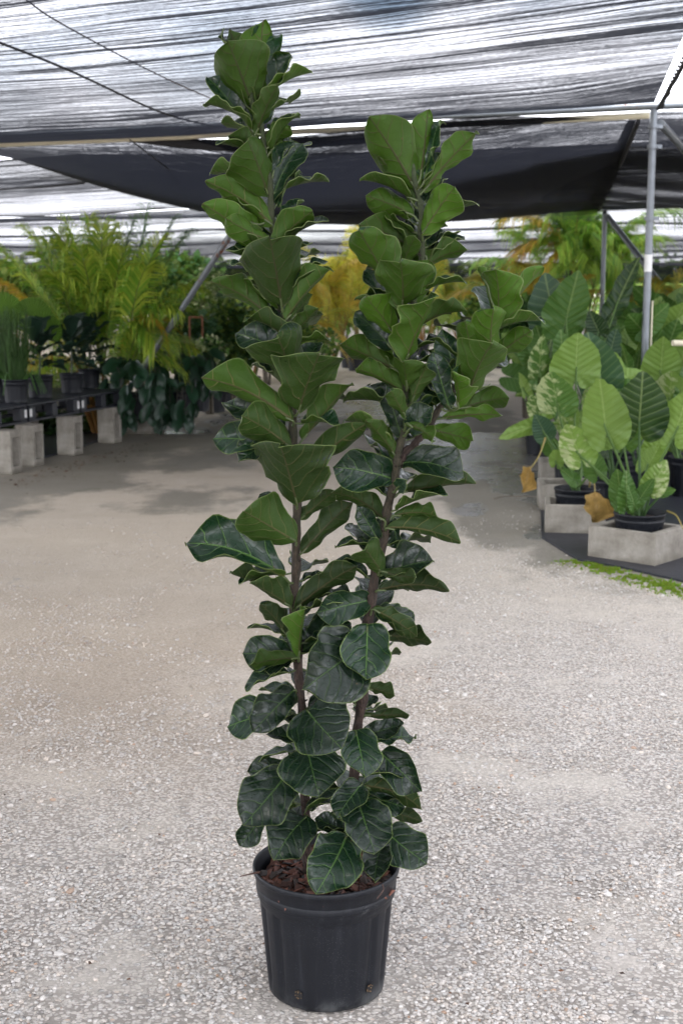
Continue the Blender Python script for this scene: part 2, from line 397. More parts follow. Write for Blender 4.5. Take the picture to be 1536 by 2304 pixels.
# ---------------------------------------------------------------- ground
def mk_ground():
    t = NT('crushed_limestone_ground'); p = t.pos(); s = t.sepv(p); X, Y = s[0], s[1]
    big = t.noise(p, .55, 4, .55); med = t.noise(p, 2.3, 5, .6)
    wp = t.comb(t.M('ADD', X, t.M('MULTIPLY', t.noise(p, 30, 2), .02)), Y)
    d1 = t.voro(wp, 85); c1 = t.sepc(t.voro(wp, 85, 'F1', 'Color')); d2 = t.voro(wp, 38); c2 = t.sepc(t.voro(wp, 38, 'F1', 'Color')); g = t.noise(p, 260, 3, .7)
    dust = t.mix(med, (.56, .505, .445), (.74, .685, .62))
    stone = t.ramp(c1[0], [(0, (.42, .38, .34)), (.45, (.70, .65, .60)), (.85, (.84, .79, .745)), (1, (.68, .54, .43))])
    stone2 = t.ramp(c2[0], [(0, (.46, .43, .40)), (.6, (.70, .68, .65)), (1, (.82, .80, .78))])
    f2 = t.M('MULTIPLY', t.sstep(c2[1], .72, .76), t.sstep(d2, .30, .42, 1, 0))
    near = t.sstep(Y, 5.0, 13.0, 1, 0)
    dens = t.sstep(t.M('ADD', med, t.M('MULTIPLY', near, .16)), .42, .60)
    f1 = t.M('MULTIPLY', t.M('MULTIPLY', t.sstep(c1[1], .25, .45), t.sstep(d1, .35, .55, 1, 0)), t.M('MULTIPLY_ADD', dens, .85, .15))
    col = t.mix(f1, dust, stone); col = t.mix(f2, col, stone2)
    dark = t.M('MULTIPLY', t.sstep(d1, .42, .66), t.M('MULTIPLY_ADD', dens, .5, .1)); col = t.mix(t.M('MULTIPLY', dark, t.M('MULTIPLY_ADD', near, .75, .35)), col, (.15, .13, .11))
    col = t.mix(t.M('MULTIPLY', g, .25), col, (.30, .28, .26)); col = t.mix(t.sstep(t.noise(p, 1.25, 5, .65), .50, .64, 0, .6), col, t.mix(med, (.55, .495, .42), (.71, .66, .59)))
    # compacted, browner track on the left and further away
    tr = t.M('MULTIPLY', t.sstep(t.M('ADD', t.M('MULTIPLY', X, -.9), t.M('MULTIPLY', t.M('SUBTRACT', big, .5), 3.4)), -.7, .7), t.sstep(Y, 3.6, 5.6))
    col = t.mix(t.M('MULTIPLY', tr, .68), col, t.mix(med, (.32, .245, .17), (.53, .44, .335)))
    far = t.M('MULTIPLY', t.sstep(Y, 5.0, 8.5), t.sstep(Y, 30, 19, .75, 1)); col = t.mix(t.M('MULTIPLY', far, .50), col, t.mix(med, (.40, .335, .245), (.62, .555, .46)))
    # damp ground and puddles, plus shade by the left bench painted in as dark ground
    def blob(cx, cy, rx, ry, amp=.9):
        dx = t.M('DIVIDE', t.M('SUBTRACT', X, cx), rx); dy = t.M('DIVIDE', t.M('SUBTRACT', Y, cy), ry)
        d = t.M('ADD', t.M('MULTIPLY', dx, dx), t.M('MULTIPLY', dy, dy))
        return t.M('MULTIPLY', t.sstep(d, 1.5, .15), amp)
    wet_shade = None
    for b in WET_SHADE:
        q = blob(*b); wet_shade = q if wet_shade is None else t.M('MAXIMUM', wet_shade, q)
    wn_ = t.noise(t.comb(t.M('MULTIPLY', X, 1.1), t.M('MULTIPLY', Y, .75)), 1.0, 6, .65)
    wet_shade = t.sstep(t.M('ADD', wet_shade, t.M('MULTIPLY', t.M('SUBTRACT', wn_, .5), 3.0)), .30, .80)
    pud = None
    for b in PUD:
        q = blob(*b); pud = q if pud is None else t.M('MAXIMUM', pud, q)
    pud = t.sstep(t.M('ADD', pud, t.M('MULTIPLY', t.M('SUBTRACT', t.noise(t.comb(t.M('MULTIPLY', X, 2.2), t.M('MULTIPLY', Y, 1.1)), 1.0, 6, .7), .5), 2.6)), .42, .62)
    col = t.mix(t.M('MULTIPLY', wet_shade, .72), col, t.mix(med, (.12, .112, .085), (.21, .20, .17)))
    col = t.mix(t.M('MULTIPLY', pud, .6), col, (.15, .15, .155))
    alg = t.M('MULTIPLY', t.sstep(t.noise(p, 1.7, 5, .7), .60, .72), t.M('MAXIMUM', wet_shade, .0)); col = t.mix(t.M('MULTIPLY', alg, .5), col, (.07, .085, .02))
    h = t.M('ADD', t.M('MULTIPLY', f1, .5), t.M('ADD', t.M('MULTIPLY', f2, 1.0), t.M('MULTIPLY', g, .25)))
    nr = t.bump(t.M('MULTIPLY', h, t.M('SUBTRACT', 1.0, pud)), .85, .010)
    rough = t.M('SUBTRACT', t.M('SUBTRACT', .95, t.M('MULTIPLY', wet_shade, .30)), t.M('MULTIPLY', pud, .38))
    return t.end(t.pbr(col, rough, nr, spec=t.M('MULTIPLY_ADD', pud, .6, .35)))
# (x, y, rx, ry, strength) in metres; the leftmost blobs paint shade behind the bench
WET_SHADE = [(-5.2, 16.5, 2.4, 4.5, 1.6), (-4.0, 13.0, .9, 2.5, 1.5), (-3.0, 13.2, 1.3, 3.6, 1.1), (-1.7, 15.5, 1.6, 3.2, .8), (1.6, 10.2, .85, 2.8, 1.25), (1.5, 14, 1.2, 3, 1.0), (2.3, 8.2, 1.0, .9, .9), (1.3, 17, 1.3, 4.2, .95), (-.3, 20, 2.2, 4, .75), (1.8, 26, 1.6, 6, .6), (-3.4, 10.3, 1.2, 1.6, .6), (1.15, 8.4, .3, .8, .5), (-1.2, 11.0, 1.0, 1.0, .55)]
PUD = [(1.35, 12.6, .5, .9, .95), (1.55, 14.6, .9, 1.7, 1.1), (1.7, 11.6, .42, 1.5, .8), (.9, 19.5, 1.1, 3.2, .8), (-.8, 18.0, 1.3, 1.3, .55), (1.55, 9.3, .3, .5, .7), (2.0, 24, .8, 3, .8), (1.0, 10.4, .22, .4, .5), (-2.2, 16.5, .9, .6, .6), (.55, 8.6, .3, .3, .4)]
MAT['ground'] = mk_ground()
mb = MB()
xs = np.concatenate([[-300, -60, -20], np.linspace(-8, 8, 81), [20, 60, 300]]); ys = np.concatenate([[-60, -10], np.linspace(0, 40, 161), [60, 120, 300, 900]])
V, UV = [], []
from mathutils import noise as mn
for y in ys:
    for x in xs:
        z = 0.0
        if abs(x) < 8.1 and 0 <= y <= 40:
            z = .012 * mn.noise(Vector((x * 1.3, y * 1.3, 0))) + .006 * mn.noise(Vector((x * 4, y * 4, 3)))
            k = min(1, max(0, (math.hypot(x + .04, y - 3.08) - .3) / .4)); z *= k
        V.append((x, y, z))
nx = len(xs)
mb.add(V, [[j * nx + i, j * nx + i + 1, (j + 1) * nx + i + 1, (j + 1) * nx + i] for j in range(len(ys) - 1) for i in range(nx - 1)])
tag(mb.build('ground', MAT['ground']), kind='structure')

# loose limestone chips lying on the ground near the camera
def chips():
    t = NT('limestone_chip'); a = t.attr('Col').outputs['Color']; n = t.noise(t.pos(), 150, 4, .7)
    m = t.end(t.pbr(t.mix(t.M('MULTIPLY', n, .45), a, t.mix(.5, a, (.2, .19, .17))), .9, t.bump(n, .6, .004)))
    ph = (1 + 5 ** .5) / 2
    ico = np.array([(-1, ph, 0), (1, ph, 0), (-1, -ph, 0), (1, -ph, 0), (0, -1, ph), (0, 1, ph), (0, -1, -ph), (0, 1, -ph), (ph, 0, -1), (ph, 0, 1), (-ph, 0, -1), (-ph, 0, 1)]) / math.hypot(1, ph)
    fc = np.array([(0, 11, 5), (0, 5, 1), (0, 1, 7), (0, 7, 10), (0, 10, 11), (1, 5, 9), (5, 11, 4), (11, 10, 2), (10, 7, 6), (7, 1, 8), (3, 9, 4), (3, 4, 2), (3, 2, 6), (3, 6, 8), (3, 8, 9), (4, 9, 5), (2, 4, 11), (6, 2, 10), (8, 6, 7), (9, 8, 1)])
    N = 105000
    y = 2.55 + (RN.rand(N) ** 2.0) * 11.5; x = (RN.rand(N) - .5) * 2 * (.16 + y * .27)
    cl = np.array([mn.noise(Vector((a_ * 1.9, b_ * 1.5, 5))) + .6 * mn.noise(Vector((a_ * 5, b_ * 4, 9))) for a_, b_ in zip(x, y)])
    keep = (RN.rand(N) < np.clip(.60 + cl * 2.1 - np.clip((y - 4.5) * .11, 0, .8) + np.where(x > .15, .14, -.06), .04, 1) * np.clip((10.5 - y) / 3.5, 0, 1)) & (np.hypot(x + .04, y - 3.08) > .147)
    x, y = x[keep], y[keep]; N = len(x)
    sz = .0026 + .0036 * RN.rand(N) ** 1.5 + .0070 * (RN.rand(N) < .025) * RN.rand(N) ** 1.5
    V = ico[None] * (1 + .32 * (RN.rand(N, 12, 1) - .5)); V = V * (sz[:, None, None] * (np.array([1.25, 1.0, .72]) * (1 + .5 * (RN.rand(N, 1, 3) - .5))))
    th = RN.rand(N) * 2 * PI; c, s_ = np.cos(th)[:, None], np.sin(th)[:, None]
    X = V[..., 0] * c - V[..., 1] * s_; Y = V[..., 0] * s_ + V[..., 1] * c
    z0 = np.array([.012 * mn.noise(Vector((a_ * 1.3, b_ * 1.3, 0))) + .006 * mn.noise(Vector((a_ * 4, b_ * 4, 3))) for a_, b_ in zip(x, y)])
    k = np.clip((np.hypot(x + .04, y - 3.08) - .3) / .4, 0, 1)
    V = np.stack([X + x[:, None], Y + y[:, None], V[..., 2] + (z0 * k + sz * .35)[:, None]], -1).reshape(-1, 3)
    g = (.50 + .27 * RN.rand(N)) * np.where((x < .3) & (y > 4), .90, 1); g = g * (1 - .12 * np.clip((y - 5) / 3, 0, 1)); warm = .055 + .06 * np.clip((y - 3.5) / 3, 0, 1) * (x < .4) + RN.rand(N) ** 2 * .15
    col = np.stack([g, g * (.985 - warm * .55), g * (.955 - warm), np.ones(N)], -1)
    tan = RN.rand(N) < .02; col[tan, :3] = col[tan, :3] * [.78, .60, .48]
    F = (fc[None] + (np.arange(N) * 12)[:, None, None]).reshape(-1, 3)
    b = MB(); b.add(V, F, np.repeat(col, 12, axis=0), None, 0, False)
    tag(b.build('gravel', m), 'pale crushed limestone chips scattered over the yard around the pot', 'gravel', kind='stuff')
chips()

# ---------------------------------------------------------------- fiddle leaf fig
Y0 = 3.08
SH_FID = [(0, .0), (.03, .25), (.08, .40), (.16, .50), (.26, .555), (.36, .62), (.48, .76), (.60, .92), (.70, 1.0), (.77, .985), (.84, .87), (.90, .64), (.94, .40), (.965, .20), (.985, .08), (1.0, .0)]
SH_RND = [(0, .0), (.03, .38), (.08, .62), (.16, .80), (.28, .92), (.42, .985), (.55, 1.0), (.66, .97), (.75, .88), (.83, .73), (.89, .54), (.94, .32), (.97, .15), (1.0, .0)]
def shp(tab, v):
    a = np.array(tab); return np.interp(v, a[:, 0], a[:, 1])
def leaf(mb, B, T, N, wr, cup=.5, bend=.05, curl=.0, wave=.02, blend=.3, young=.5, thick=.0011, nv=22, nu=14, fold=.10, asym=0., twist=0., seed=None, mats=(0, 1, 2), rimout=.0004):
    rs = seed if seed is not None else RN.rand()
    B, T = np.asarray(B, float), np.asarray(T, float)
    L = np.linalg.norm(T - B); a = (T - B) / L; N = unit(np.asarray(N) - a * np.dot(N, a)); S = np.cross(a, N)
    vs = (1 - np.cos(np.linspace(0, PI, nv + 1))) / 2 * .6 + np.linspace(0, 1, nv + 1) * .4
    us = np.linspace(-1, 1, nu + 1); us = np.sign(us) * np.abs(us) ** .85
    hw = (shp(SH_FID, vs) * (1 - blend) + shp(SH_RND, vs) * blend) * wr * L / 2
    ph = rs * 20; k1, k2 = 1.3 + (rs * 7 % 1.2), 2.6 + (rs * 13 % 1.5)
    U, Vv = np.meshgrid(us, vs); HW = np.repeat(hw[:, None], nu + 1, 1)
    HW = HW * (1 + .10 * np.sin(2 * PI * 1.6 * Vv + ph * 2.3 + (U > 0) * 2.1) * np.sin(PI * Vv))
    sideamp = 1 + .35 * np.sin(ph + np.where(U > 0, 2.0, 0.0))
    ang = cup * (1 - .35 * Vv) * sideamp * np.abs(U)
    c_ = np.where(np.abs(ang) < 1e-4, 1e-4, ang)
    lat = np.sign(U) * HW * np.abs(U) * np.sin(c_) / c_
    up = HW * np.abs(U) * (1 - np.cos(c_)) / c_ * 1.15 + fold * HW * np.abs(U)
    up += wave * L * np.abs(U) ** 2.2 * (np.sin(2 * PI * k1 * Vv + ph + (U > 0) * 2.3) + .55 * np.sin(2 * PI * k2 * Vv + ph * 1.7 + (U > 0) * 1.1))
    up += .010 * L * np.sin(Vv * 9.0 + U * 4 + ph) * (np.abs(U) * (1 - np.abs(U))) * 3
    mid = bend * L * np.sin(PI * Vv ** .9) - curl * L * np.clip(Vv - .55, 0, 1) ** 2 * 4.0 + curl * L * .81 * Vv
    along = Vv * L * (1 - .0 * U)
    swing = asym * L * np.sin(PI * Vv)
    tw = twist * (Vv - .25); ct, s_t = np.cos(tw), np.sin(tw); lat, up = lat * ct - up * s_t, lat * s_t + up * ct
    along = along - np.abs(up) * .12
    P = B + along[..., None] * a + (lat + swing)[..., None] * S + (up + mid)[..., None] * N
    n1 = (nv + 1) * (nu + 1); P = P.reshape(-1, 3)
    uvp = np.stack([(U * HW / L).ravel() + 0 * U.ravel(), Vv.ravel()], -1)
    col = np.stack([np.full(n1, .55 + .85 * ((rs * 37.7) % 1)), np.full(n1, young), np.full(n1, rs), np.maximum(np.abs(U), np.clip((Vv - .9) / .1, 0, 1) ** 3).ravel()], -1)
    g = [[j * (nu + 1) + i, j * (nu + 1) + i + 1, (j + 1) * (nu + 1) + i + 1, (j + 1) * (nu + 1) + i] for j in range(nv) for i in range(nu)]
    g = np.array(g)
    mb.add(P, g, col, uvp, mats[0])
    mb.add(P - N * thick, g[:, ::-1], col, uvp, mats[1])
    if mats[2] is None: return P
    ring = [j * (nu + 1) for j in range(nv + 1)] + [(nv) * (nu + 1) + i for i in range(1, nu + 1)] + [j * (nu + 1) + nu for j in range(nv - 1, -1, -1)]
    R = P[ring]; ctr = P.mean(0); out = np.array([unit(np.cross(np.cross(N, q - ctr), N)) if True else 0 for q in R]) * rimout
    ex = .0007
    RV = np.concatenate([R + N * .0003, R + out + N * .0002 - N * ex * .5, R - N * (thick + .0003)]); m = len(ring)
    mb.add(RV, [[k * m + i, k * m + i + 1, (k + 1) * m + i + 1, (k + 1) * m + i] for k in (0, 1) for i in range(m - 1)], (.3, .4, .1, 1), None, mats[2])
    return P

stemL = [(692, 1975), (690, 1900), (684, 1780), (680, 1640), (672, 1500), (662, 1400), (664, 1280), (668, 1160), (662, 1040), (655, 900), (645, 760), (632, 640), (618, 540), (606, 430), (594, 320), (572, 240), (562, 180)]
stemR = [(784, 1975), (790, 1860), (797, 1720), (812, 1580), (822, 1440), (838, 1330), (860, 1220), (877, 1120), (896, 1030), (908, 950), (912, 880), (918, 800), (930, 700), (945, 590), (948, 500), (936, 420), (925, 370)]
stemB = [(893, 1052), (915, 1015), (945, 985), (985, 925), (1020, 880), (1060, 810), (1095, 745), (1112, 690)]
zL, zR, zB = Y0 + .015, Y0 - .01, Y0 - .005
def spts(s, Y): return np.array([PY(x, y, Y) for x, y in s])
CV = {'L': spline(spts(stemL, zL), 90), 'R': spline(spts(stemR, zR), 90), 'B': spline(spts(stemB, zB), 50)}
YS = {'L': zL, 'R': zR, 'B': zB}
# stem, base px, tip px, width ratio, side (u underside / t top), options: d tip toward camera (m), r roll towards light (deg), c cup, b bend, k curl, w wave, s base shift toward camera
LEAVES = [
('L',572,238,518,66,.45,'u',dict(d=-.08)),('L',578,236,592,47,.50,'u',dict(d=-.07,r=10,y=1)),('L',582,242,602,60,.42,'t',dict(d=-.10)),
('L',580,252,654,122,.42,'t',dict(d=-.02,r=45,c=.9)),('L',566,292,464,172,.36,'t',dict(d=-.02,r=50,c=.9)),('L',568,240,512,92,.86,'u',dict(d=.06,y=.95,c=.55,k=-.05)),
('L',574,306,624,190,.36,'u',dict(d=.05,r=35,y=.7)),
('L',592,352,513,306,.55,'u',dict(b=.14,r=30)),('L',594,340,655,286,.60,'u',dict(b=.12,r=30)),('L',612,400,634,310,.6,'u',dict(d=-.05)),
('L',612,452,682,322,.50,'t',dict(d=-.04,r=30,c=.8)),('L',604,440,556,312,.92,'u',dict(d=.08,k=-.06,c=.6)),
('L',545,490,505,432,.6,'t',dict(d=-.05)),('L',585,520,528,445,.5,'u',dict(d=-.02,y=1)),('L',612,505,462,407,.42,'u',dict(b=.13,r=25,s=.01)),
('L',600,585,456,458,.42,'u',dict(b=.10,r=25)),('L',606,580,540,508,.5,'u',dict(d=.02)),('L',620,548,508,492,.55,'u',dict(b=.12,d=.05,s=.02)),
('L',614,560,703,474,.60,'u',dict(b=.10,d=.03,s=.02)),('L',612,615,540,535,.62,'t',dict(d=-.05)),('L',634,688,606,532,.92,'u',dict(d=.10,s=.03,c=.6)),
('L',606,620,518,592,.42,'t',dict(d=-.02)),('L',610,715,474,634,.46,'u',dict(b=.14,r=20)),('L',642,722,745,604,.40,'u',dict(b=.05,r=50,c=1.0,s=.02)),
('L',655,720,702,662,.7,'u',dict(d=-.03)),('L',640,742,612,688,.7,'t',dict(d=-.03)),('L',658,755,716,693,.5,'u',dict(b=.06,r=30)),
('L',655,772,551,714,.38,'u',dict(b=.10,r=50,c=.9,s=.02)),('L',650,812,529,750,.55,'t',dict(r=35,c=.9,b=.08)),
('L',660,875,622,752,1.02,'u',dict(d=.10,s=.02,c=.7,wv=.075)),('L',682,850,722,768,.5,'t',dict(d=-.05)),('L',672,925,718,796,.98,'u',dict(d=.10,s=.05,c=.5,wv=.075)),
('L',660,948,453,849,.46,'u',dict(b=.15,r=18,s=.04,d=.05)),('L',680,990,792,860,.34,'u',dict(b=.02,r=45,c=.8)),('L',640,962,498,905,.26,'t',dict(r=35,b=.04)),
('L',656,1008,542,934,.66,'u',dict(d=.07,s=.03,b=.06)),('L',640,1010,478,988,.42,'t',dict(r=30,b=.10,k=.06)),('L',622,985,536,1038,.66,'t',dict(d=.03)),
('L',668,1132,630,998,1.18,'u',dict(d=.11,s=.05,c=.55,wv=.075)),('L',672,1075,826,952,.34,'u',dict(r=25,b=.08,s=.02)),('L',645,1165,584,1112,.62,'t',dict()),
('L',666,1218,548,1150,.84,'u',dict(d=.08,s=.03,k=.06,c=.6,b=.05)),('L',674,1170,752,1103,.38,'u',dict(b=.08,r=20)),('L',678,1245,795,1128,.40,'u',dict(d=-.02,r=10,b=-.03)),
('L',640,1298,416,1222,.50,'t',dict(r=38,c=1.0,b=.10,s=.03,k=.05)),('L',598,1325,517,1288,.7,'u',dict()),('L',655,1365,562,1312,.60,'u',dict(r=40,c=.9,s=.02)),
('L',664,1370,800,1274,.36,'u',dict(b=.12,r=25,s=.02)),('L',645,1428,585,1358,.55,'u',dict(b=.05)),('L',668,1475,790,1402,.62,'t',dict(d=-.05,r=35)),
('L',672,1480,686,1366,.42,'u',dict(d=.05,s=.03,r=40,c=.9,y=.7)),('L',672,1480,560,1498,.36,'u',dict(d=.05,s=.03,b=.10,r=30,y=.6)),('L',655,1468,546,1470,.80,'t',dict(r=10,b=.05)),
('L',665,1485,596,1512,.8,'t',dict(d=.02)),('R',812,1458,682,1552,.92,'t',dict(d=.12,s=.07,c=.25,o=1,b=.04)),
('L',662,1552,568,1648,.62,'t',dict(d=.06,b=.12,s=.01,o=.6,c=.6)),('L',655,1602,511,1636,.5,'t',dict(r=40,b=.05)),
('L',692,1592,780,1600,.95,'t',dict(d=.02,r=10,o=1)),('L',690,1598,768,1684,1.15,'t',dict(d=.10,s=.05,c=.25,o=1)),('L',680,1668,598,1652,.5,'t',dict(r=30)),
('L',652,1722,558,1738,.6,'t',dict(r=20)),('L',690,1682,718,1792,1.15,'t',dict(d=.10,s=.06,c=.2,o=1)),('L',648,1738,548,1858,.78,'t',dict(d=.09,s=.03,c=.25,o=.9,b=.04)),
('L',588,1838,538,1904,.75,'t',dict(d=.03,o=.6)),('L',655,1800,620,1832,.8,'t',dict()),('L',690,1836,618,1934,.82,'t',dict(d=.10,s=.04,c=.25,o=.9)),
('R',785,1872,708,1842,.6,'t',dict(d=-.02,r=20)),('R',780,1880,712,2010,.78,'t',dict(d=.13,s=.07,c=.25,o=.8)),
# right stem
('R',945,400,962,247,.42,'u',dict(d=-.07,y=1)),('R',955,405,990,269,.38,'t',dict(d=-.09)),('R',934,425,830,262,.64,'u',dict(d=.05,y=1,c=.6)),
('R',952,430,1074,296,.34,'u',dict(r=20,y=.9,d=.02)),('R',932,462,850,350,.34,'u',dict(r=30,c=.8,s=-.01)),('R',930,485,822,440,.62,'u',dict(b=.12,r=15,y=.8)),
('R',950,525,1022,420,.72,'u',dict(d=.06,s=.02,y=.9,b=.05)),('R',956,540,986,496,.6,'t',dict(d=-.04)),('R',960,578,806,505,.56,'u',dict(b=.15,r=10,y=.85)),
('R',905,600,934,530,.55,'u',dict(y=.9)),('R',880,650,806,516,.66,'u',dict(d=.07,s=.04,y=1,k=-.03)),('R',930,690,968,585,.78,'u',dict(d=.02,y=.6)),
('R',906,690,900,588,1.05,'u',dict(d=.09,s=.05,y=.75,c=.55)),('R',950,605,1052,562,.56,'u',dict(b=.13,r=30,y=.7,c=.7)),('R',862,695,824,604,.60,'t',dict(d=-.03)),
('R',885,750,822,668,.72,'u',dict(d=.05,y=1,s=.02)),('R',882,785,798,702,.66,'t',dict(d=.0,s=.01,r=10)),('R',912,812,982,662,.66,'u',dict(d=.08,s=.05,y=.8,b=.05)),
('R',940,735,1051,700,.46,'u',dict(b=.12,r=45,c=.9)),('R',895,835,761,772,.48,'u',dict(b=.12,r=15,y=.6)),('R',905,882,798,828,.42,'u',dict(b=.10,r=40,c=.9,y=.8)),
('R',915,870,908,812,1.15,'u',dict(d=.05,s=.03,y=.9)),('R',925,905,962,818,.5,'u',dict(d=.04,s=.02,y=.3)),('R',920,935,958,860,.7,'t',dict(d=-.03)),
('R',903,985,868,866,.50,'t',dict(d=.02,r=15,o=.3)),('R',914,940,878,878,.5,'u',dict(d=.05,s=.04,y=.4)),('R',916,970,972,916,.85,'t',dict(d=.03,s=.03,o=.5)),
('R',914,952,976,994,.42,'u',dict(b=.12,s=.05,d=.05,y=.5)),
('R',893,1030,822,946,.42,'u',dict(b=.06,r=25,y=.5)),('R',905,1042,1044,1074,.60,'t',dict(b=.15,r=35,c=.7,d=.03)),('R',898,1108,1070,1088,.30,'u',dict(b=.02,r=40,c=.8)),
('R',885,1078,748,1050,.80,'t',dict(d=.02,r=25,c=.9,b=.08,o=.4)),('R',893,1098,914,1082,.9,'t',dict(d=.03,s=.04,o=1)),('R',866,1172,745,1108,.46,'u',dict(b=.20,r=25,c=.7,s=.01)),
('R',848,1212,802,1138,.52,'t',dict(r=15,d=.02)),('R',862,1205,835,1172,.8,'t',dict(d=-.03)),('R',884,1160,984,1162,.42,'u',dict(b=.16,r=25)),
('R',869,1188,1036,1220,.44,'u',dict(b=.15,r=30,c=.7,s=.02,k=.05)),('R',884,1160,893,1236,.45,'t',dict(d=-.02)),('R',848,1292,976,1262,.64,'t',dict(d=.02,r=35,c=.7)),
('R',860,1292,820,1232,.9,'u',dict(d=.06,s=.03,r=10,y=.3)),('R',855,1285,935,1300,.45,'u',dict(d=.05,s=.04,b=.12)),('R',850,1328,1010,1330,.38,'u',dict(b=.13,r=30,c=.7,s=.02,k=.06)),
('R',850,1318,832,1268,.6,'t',dict(d=-.03)),('R',834,1350,710,1378,.66,'t',dict(d=.03,r=15,b=.12,c=.7,o=.6)),('R',838,1370,938,1432,.50,'u',dict(b=.14,d=.02,r=20,s=.02)),
('R',845,1375,935,1420,.62,'t',dict(d=-.04)),('R',862,1428,970,1446,.46,'u',dict(b=.10,r=15)),('R',826,1408,822,1532,.84,'t',dict(d=.10,s=.06,c=.4,o=.9)),
('R',820,1548,888,1566,.55,'u',dict(b=.14,s=.02)),('R',806,1592,768,1544,.5,'u',dict(r=40)),('R',815,1610,920,1610,.30,'u',dict(b=.08,r=20)),('R',820,1592,846,1566,.7,'t',dict(d=-.03)),
('R',812,1655,908,1628,.55,'t',dict(d=-.02,r=30,o=.5)),('R',830,1672,936,1660,.34,'t',dict(r=40,b=.04)),('R',800,1645,820,1750,.80,'t',dict(d=.09,s=.05,c=.35,o=.9)),
('R',856,1694,948,1782,.70,'t',dict(d=.05,c=.6,r=10,o=.9,b=.05)),('R',815,1768,950,1822,.36,'u',dict(b=.16,r=25,s=.03,d=.04)),('R',822,1778,944,1792,.5,'t',dict(d=-.04,r=30)),
('R',812,1792,912,1818,.6,'t',dict(d=-.01,r=25)),('R',862,1822,950,1848,.44,'u',dict(b=.08,r=10)),('R',815,1762,758,1840,.72,'t',dict(d=.07,s=.04,c=.3,o=.8)),
('R',806,1806,842,1920,.86,'t',dict(d=.12,s=.06,c=.3,o=.9)),('R',868,1872,960,1944,.84,'t',dict(d=.06,c=.25,o=1)),('R',858,1902,842,1982,.75,'t',dict(d=.10,s=.04,c=.5,o=.6)),
('R',800,1892,785,1856,.5,'u',dict(y=.4)),
# side branch
('B',1098,645,1075,600,.6,'u',dict(d=-.02,y=.7)),('B',1128,722,1222,600,.40,'u',dict(d=-.02,y=.9,b=.05)),('B',1118,730,1114,604,.86,'u',dict(d=.05,s=.0,y=.9,c=.6)),
('B',1105,820,1110,692,.72,'u',dict(d=.07,s=.03,y=.85)),('B',1095,815,1196,742,.42,'u',dict(r=25,y=.9,b=.06)),('B',1085,815,1140,800,.8,'t',dict(d=-.04)),('B',1060,832,1046,722,.80,'u',dict(d=.04,s=.02,y=.8)),
('B',1028,855,994,740,.50,'t',dict(d=.0,r=10)),('B',1052,890,1108,770,.80,'u',dict(d=.09,s=.05,y=.8,b=.04)),('B',1012,922,972,790,.40,'t',dict(r=10,d=.02)),
('B',1030,918,1018,836,.66,'u',dict(d=.08,s=.05,y=1,c=.9)),('B',1040,918,1145,896,.58,'u',dict(b=.16,y=.9,r=15)),('B',985,942,1130,934,.24,'u',dict(b=.08,r=35,y=.9)),
('B',970,966,1064,992,.62,'u',dict(b=.12,d=.05,s=.03,y=1,r=5)),('B',1000,905,985,850,.6,'t',dict(d=-.03)),
]
GR = {'L': 'tall left stem of the fig tree', 'R': 'right stem of the fig tree'}
fig = thing('potted_fig_tree', 'tall dark green fig tree with two leafy stems in a black pot on pale gravel', 'potted tree', (PZ(734, 2215)[0], Y0, 0))
FO = np.array(fig.location)
PLAT = {}
def stem_mesh(key, r0, r1, pow_=1.0):
    cv = CV[key]; n = len(cv); b = MB()
    rad = r0 + (r1 - r0) * (np.linspace(0, 1, n) ** pow_)
    rad = rad * (1 + .10 * np.sin(np.arange(n) * 1.9) + .07 * RN.randn(n).clip(-1, 1))
    jit = np.array(cv); jit[:, 0] += .0022 * np.sin(np.arange(n) * .8); jit[:, 1] += .0025 * np.cos(np.arange(n) * .55)
    al = np.clip(1.35 - np.linspace(0, 1, n) * 1.3, 0, 1)
    tube(b, jit - FO, rad, 12, (1, 1, 1, 1), 0, .26)
    b.c[0] = np.repeat(np.stack([np.ones(n)] * 3 + [al], -1), 12, axis=0)
    # leaf scars and stubs
    for i in range(4, n - 8, 3):
        if RN.rand() < .6:
            a = RN.rand() * 2 * PI; d = np.array([math.cos(a), math.sin(a), .5]); p = jit[i] - FO
            tube(b, [p + d * rad[i] * .7, p + d * (rad[i] + .004 + .006 * RN.rand())], [.003, .0012], 5, (1, 1, 1, 1))
    return b
stems = {}
for key, nm, lab in (('L', 'stem', 'taller brown stem on the left'), ('R', 'stem', 'shorter right stem that forks near its top')):
    b = stem_mesh(key, .0135, .0060)
    stems[key] = b.build(nm, MAT['bark'], fig); stems[key]['label'] = lab
stems['B'] = stem_mesh('B', .0095, .0055).build('branch', MAT['bark'], stems['R'])
cam_p = np.array([0, 0, CAM_H])
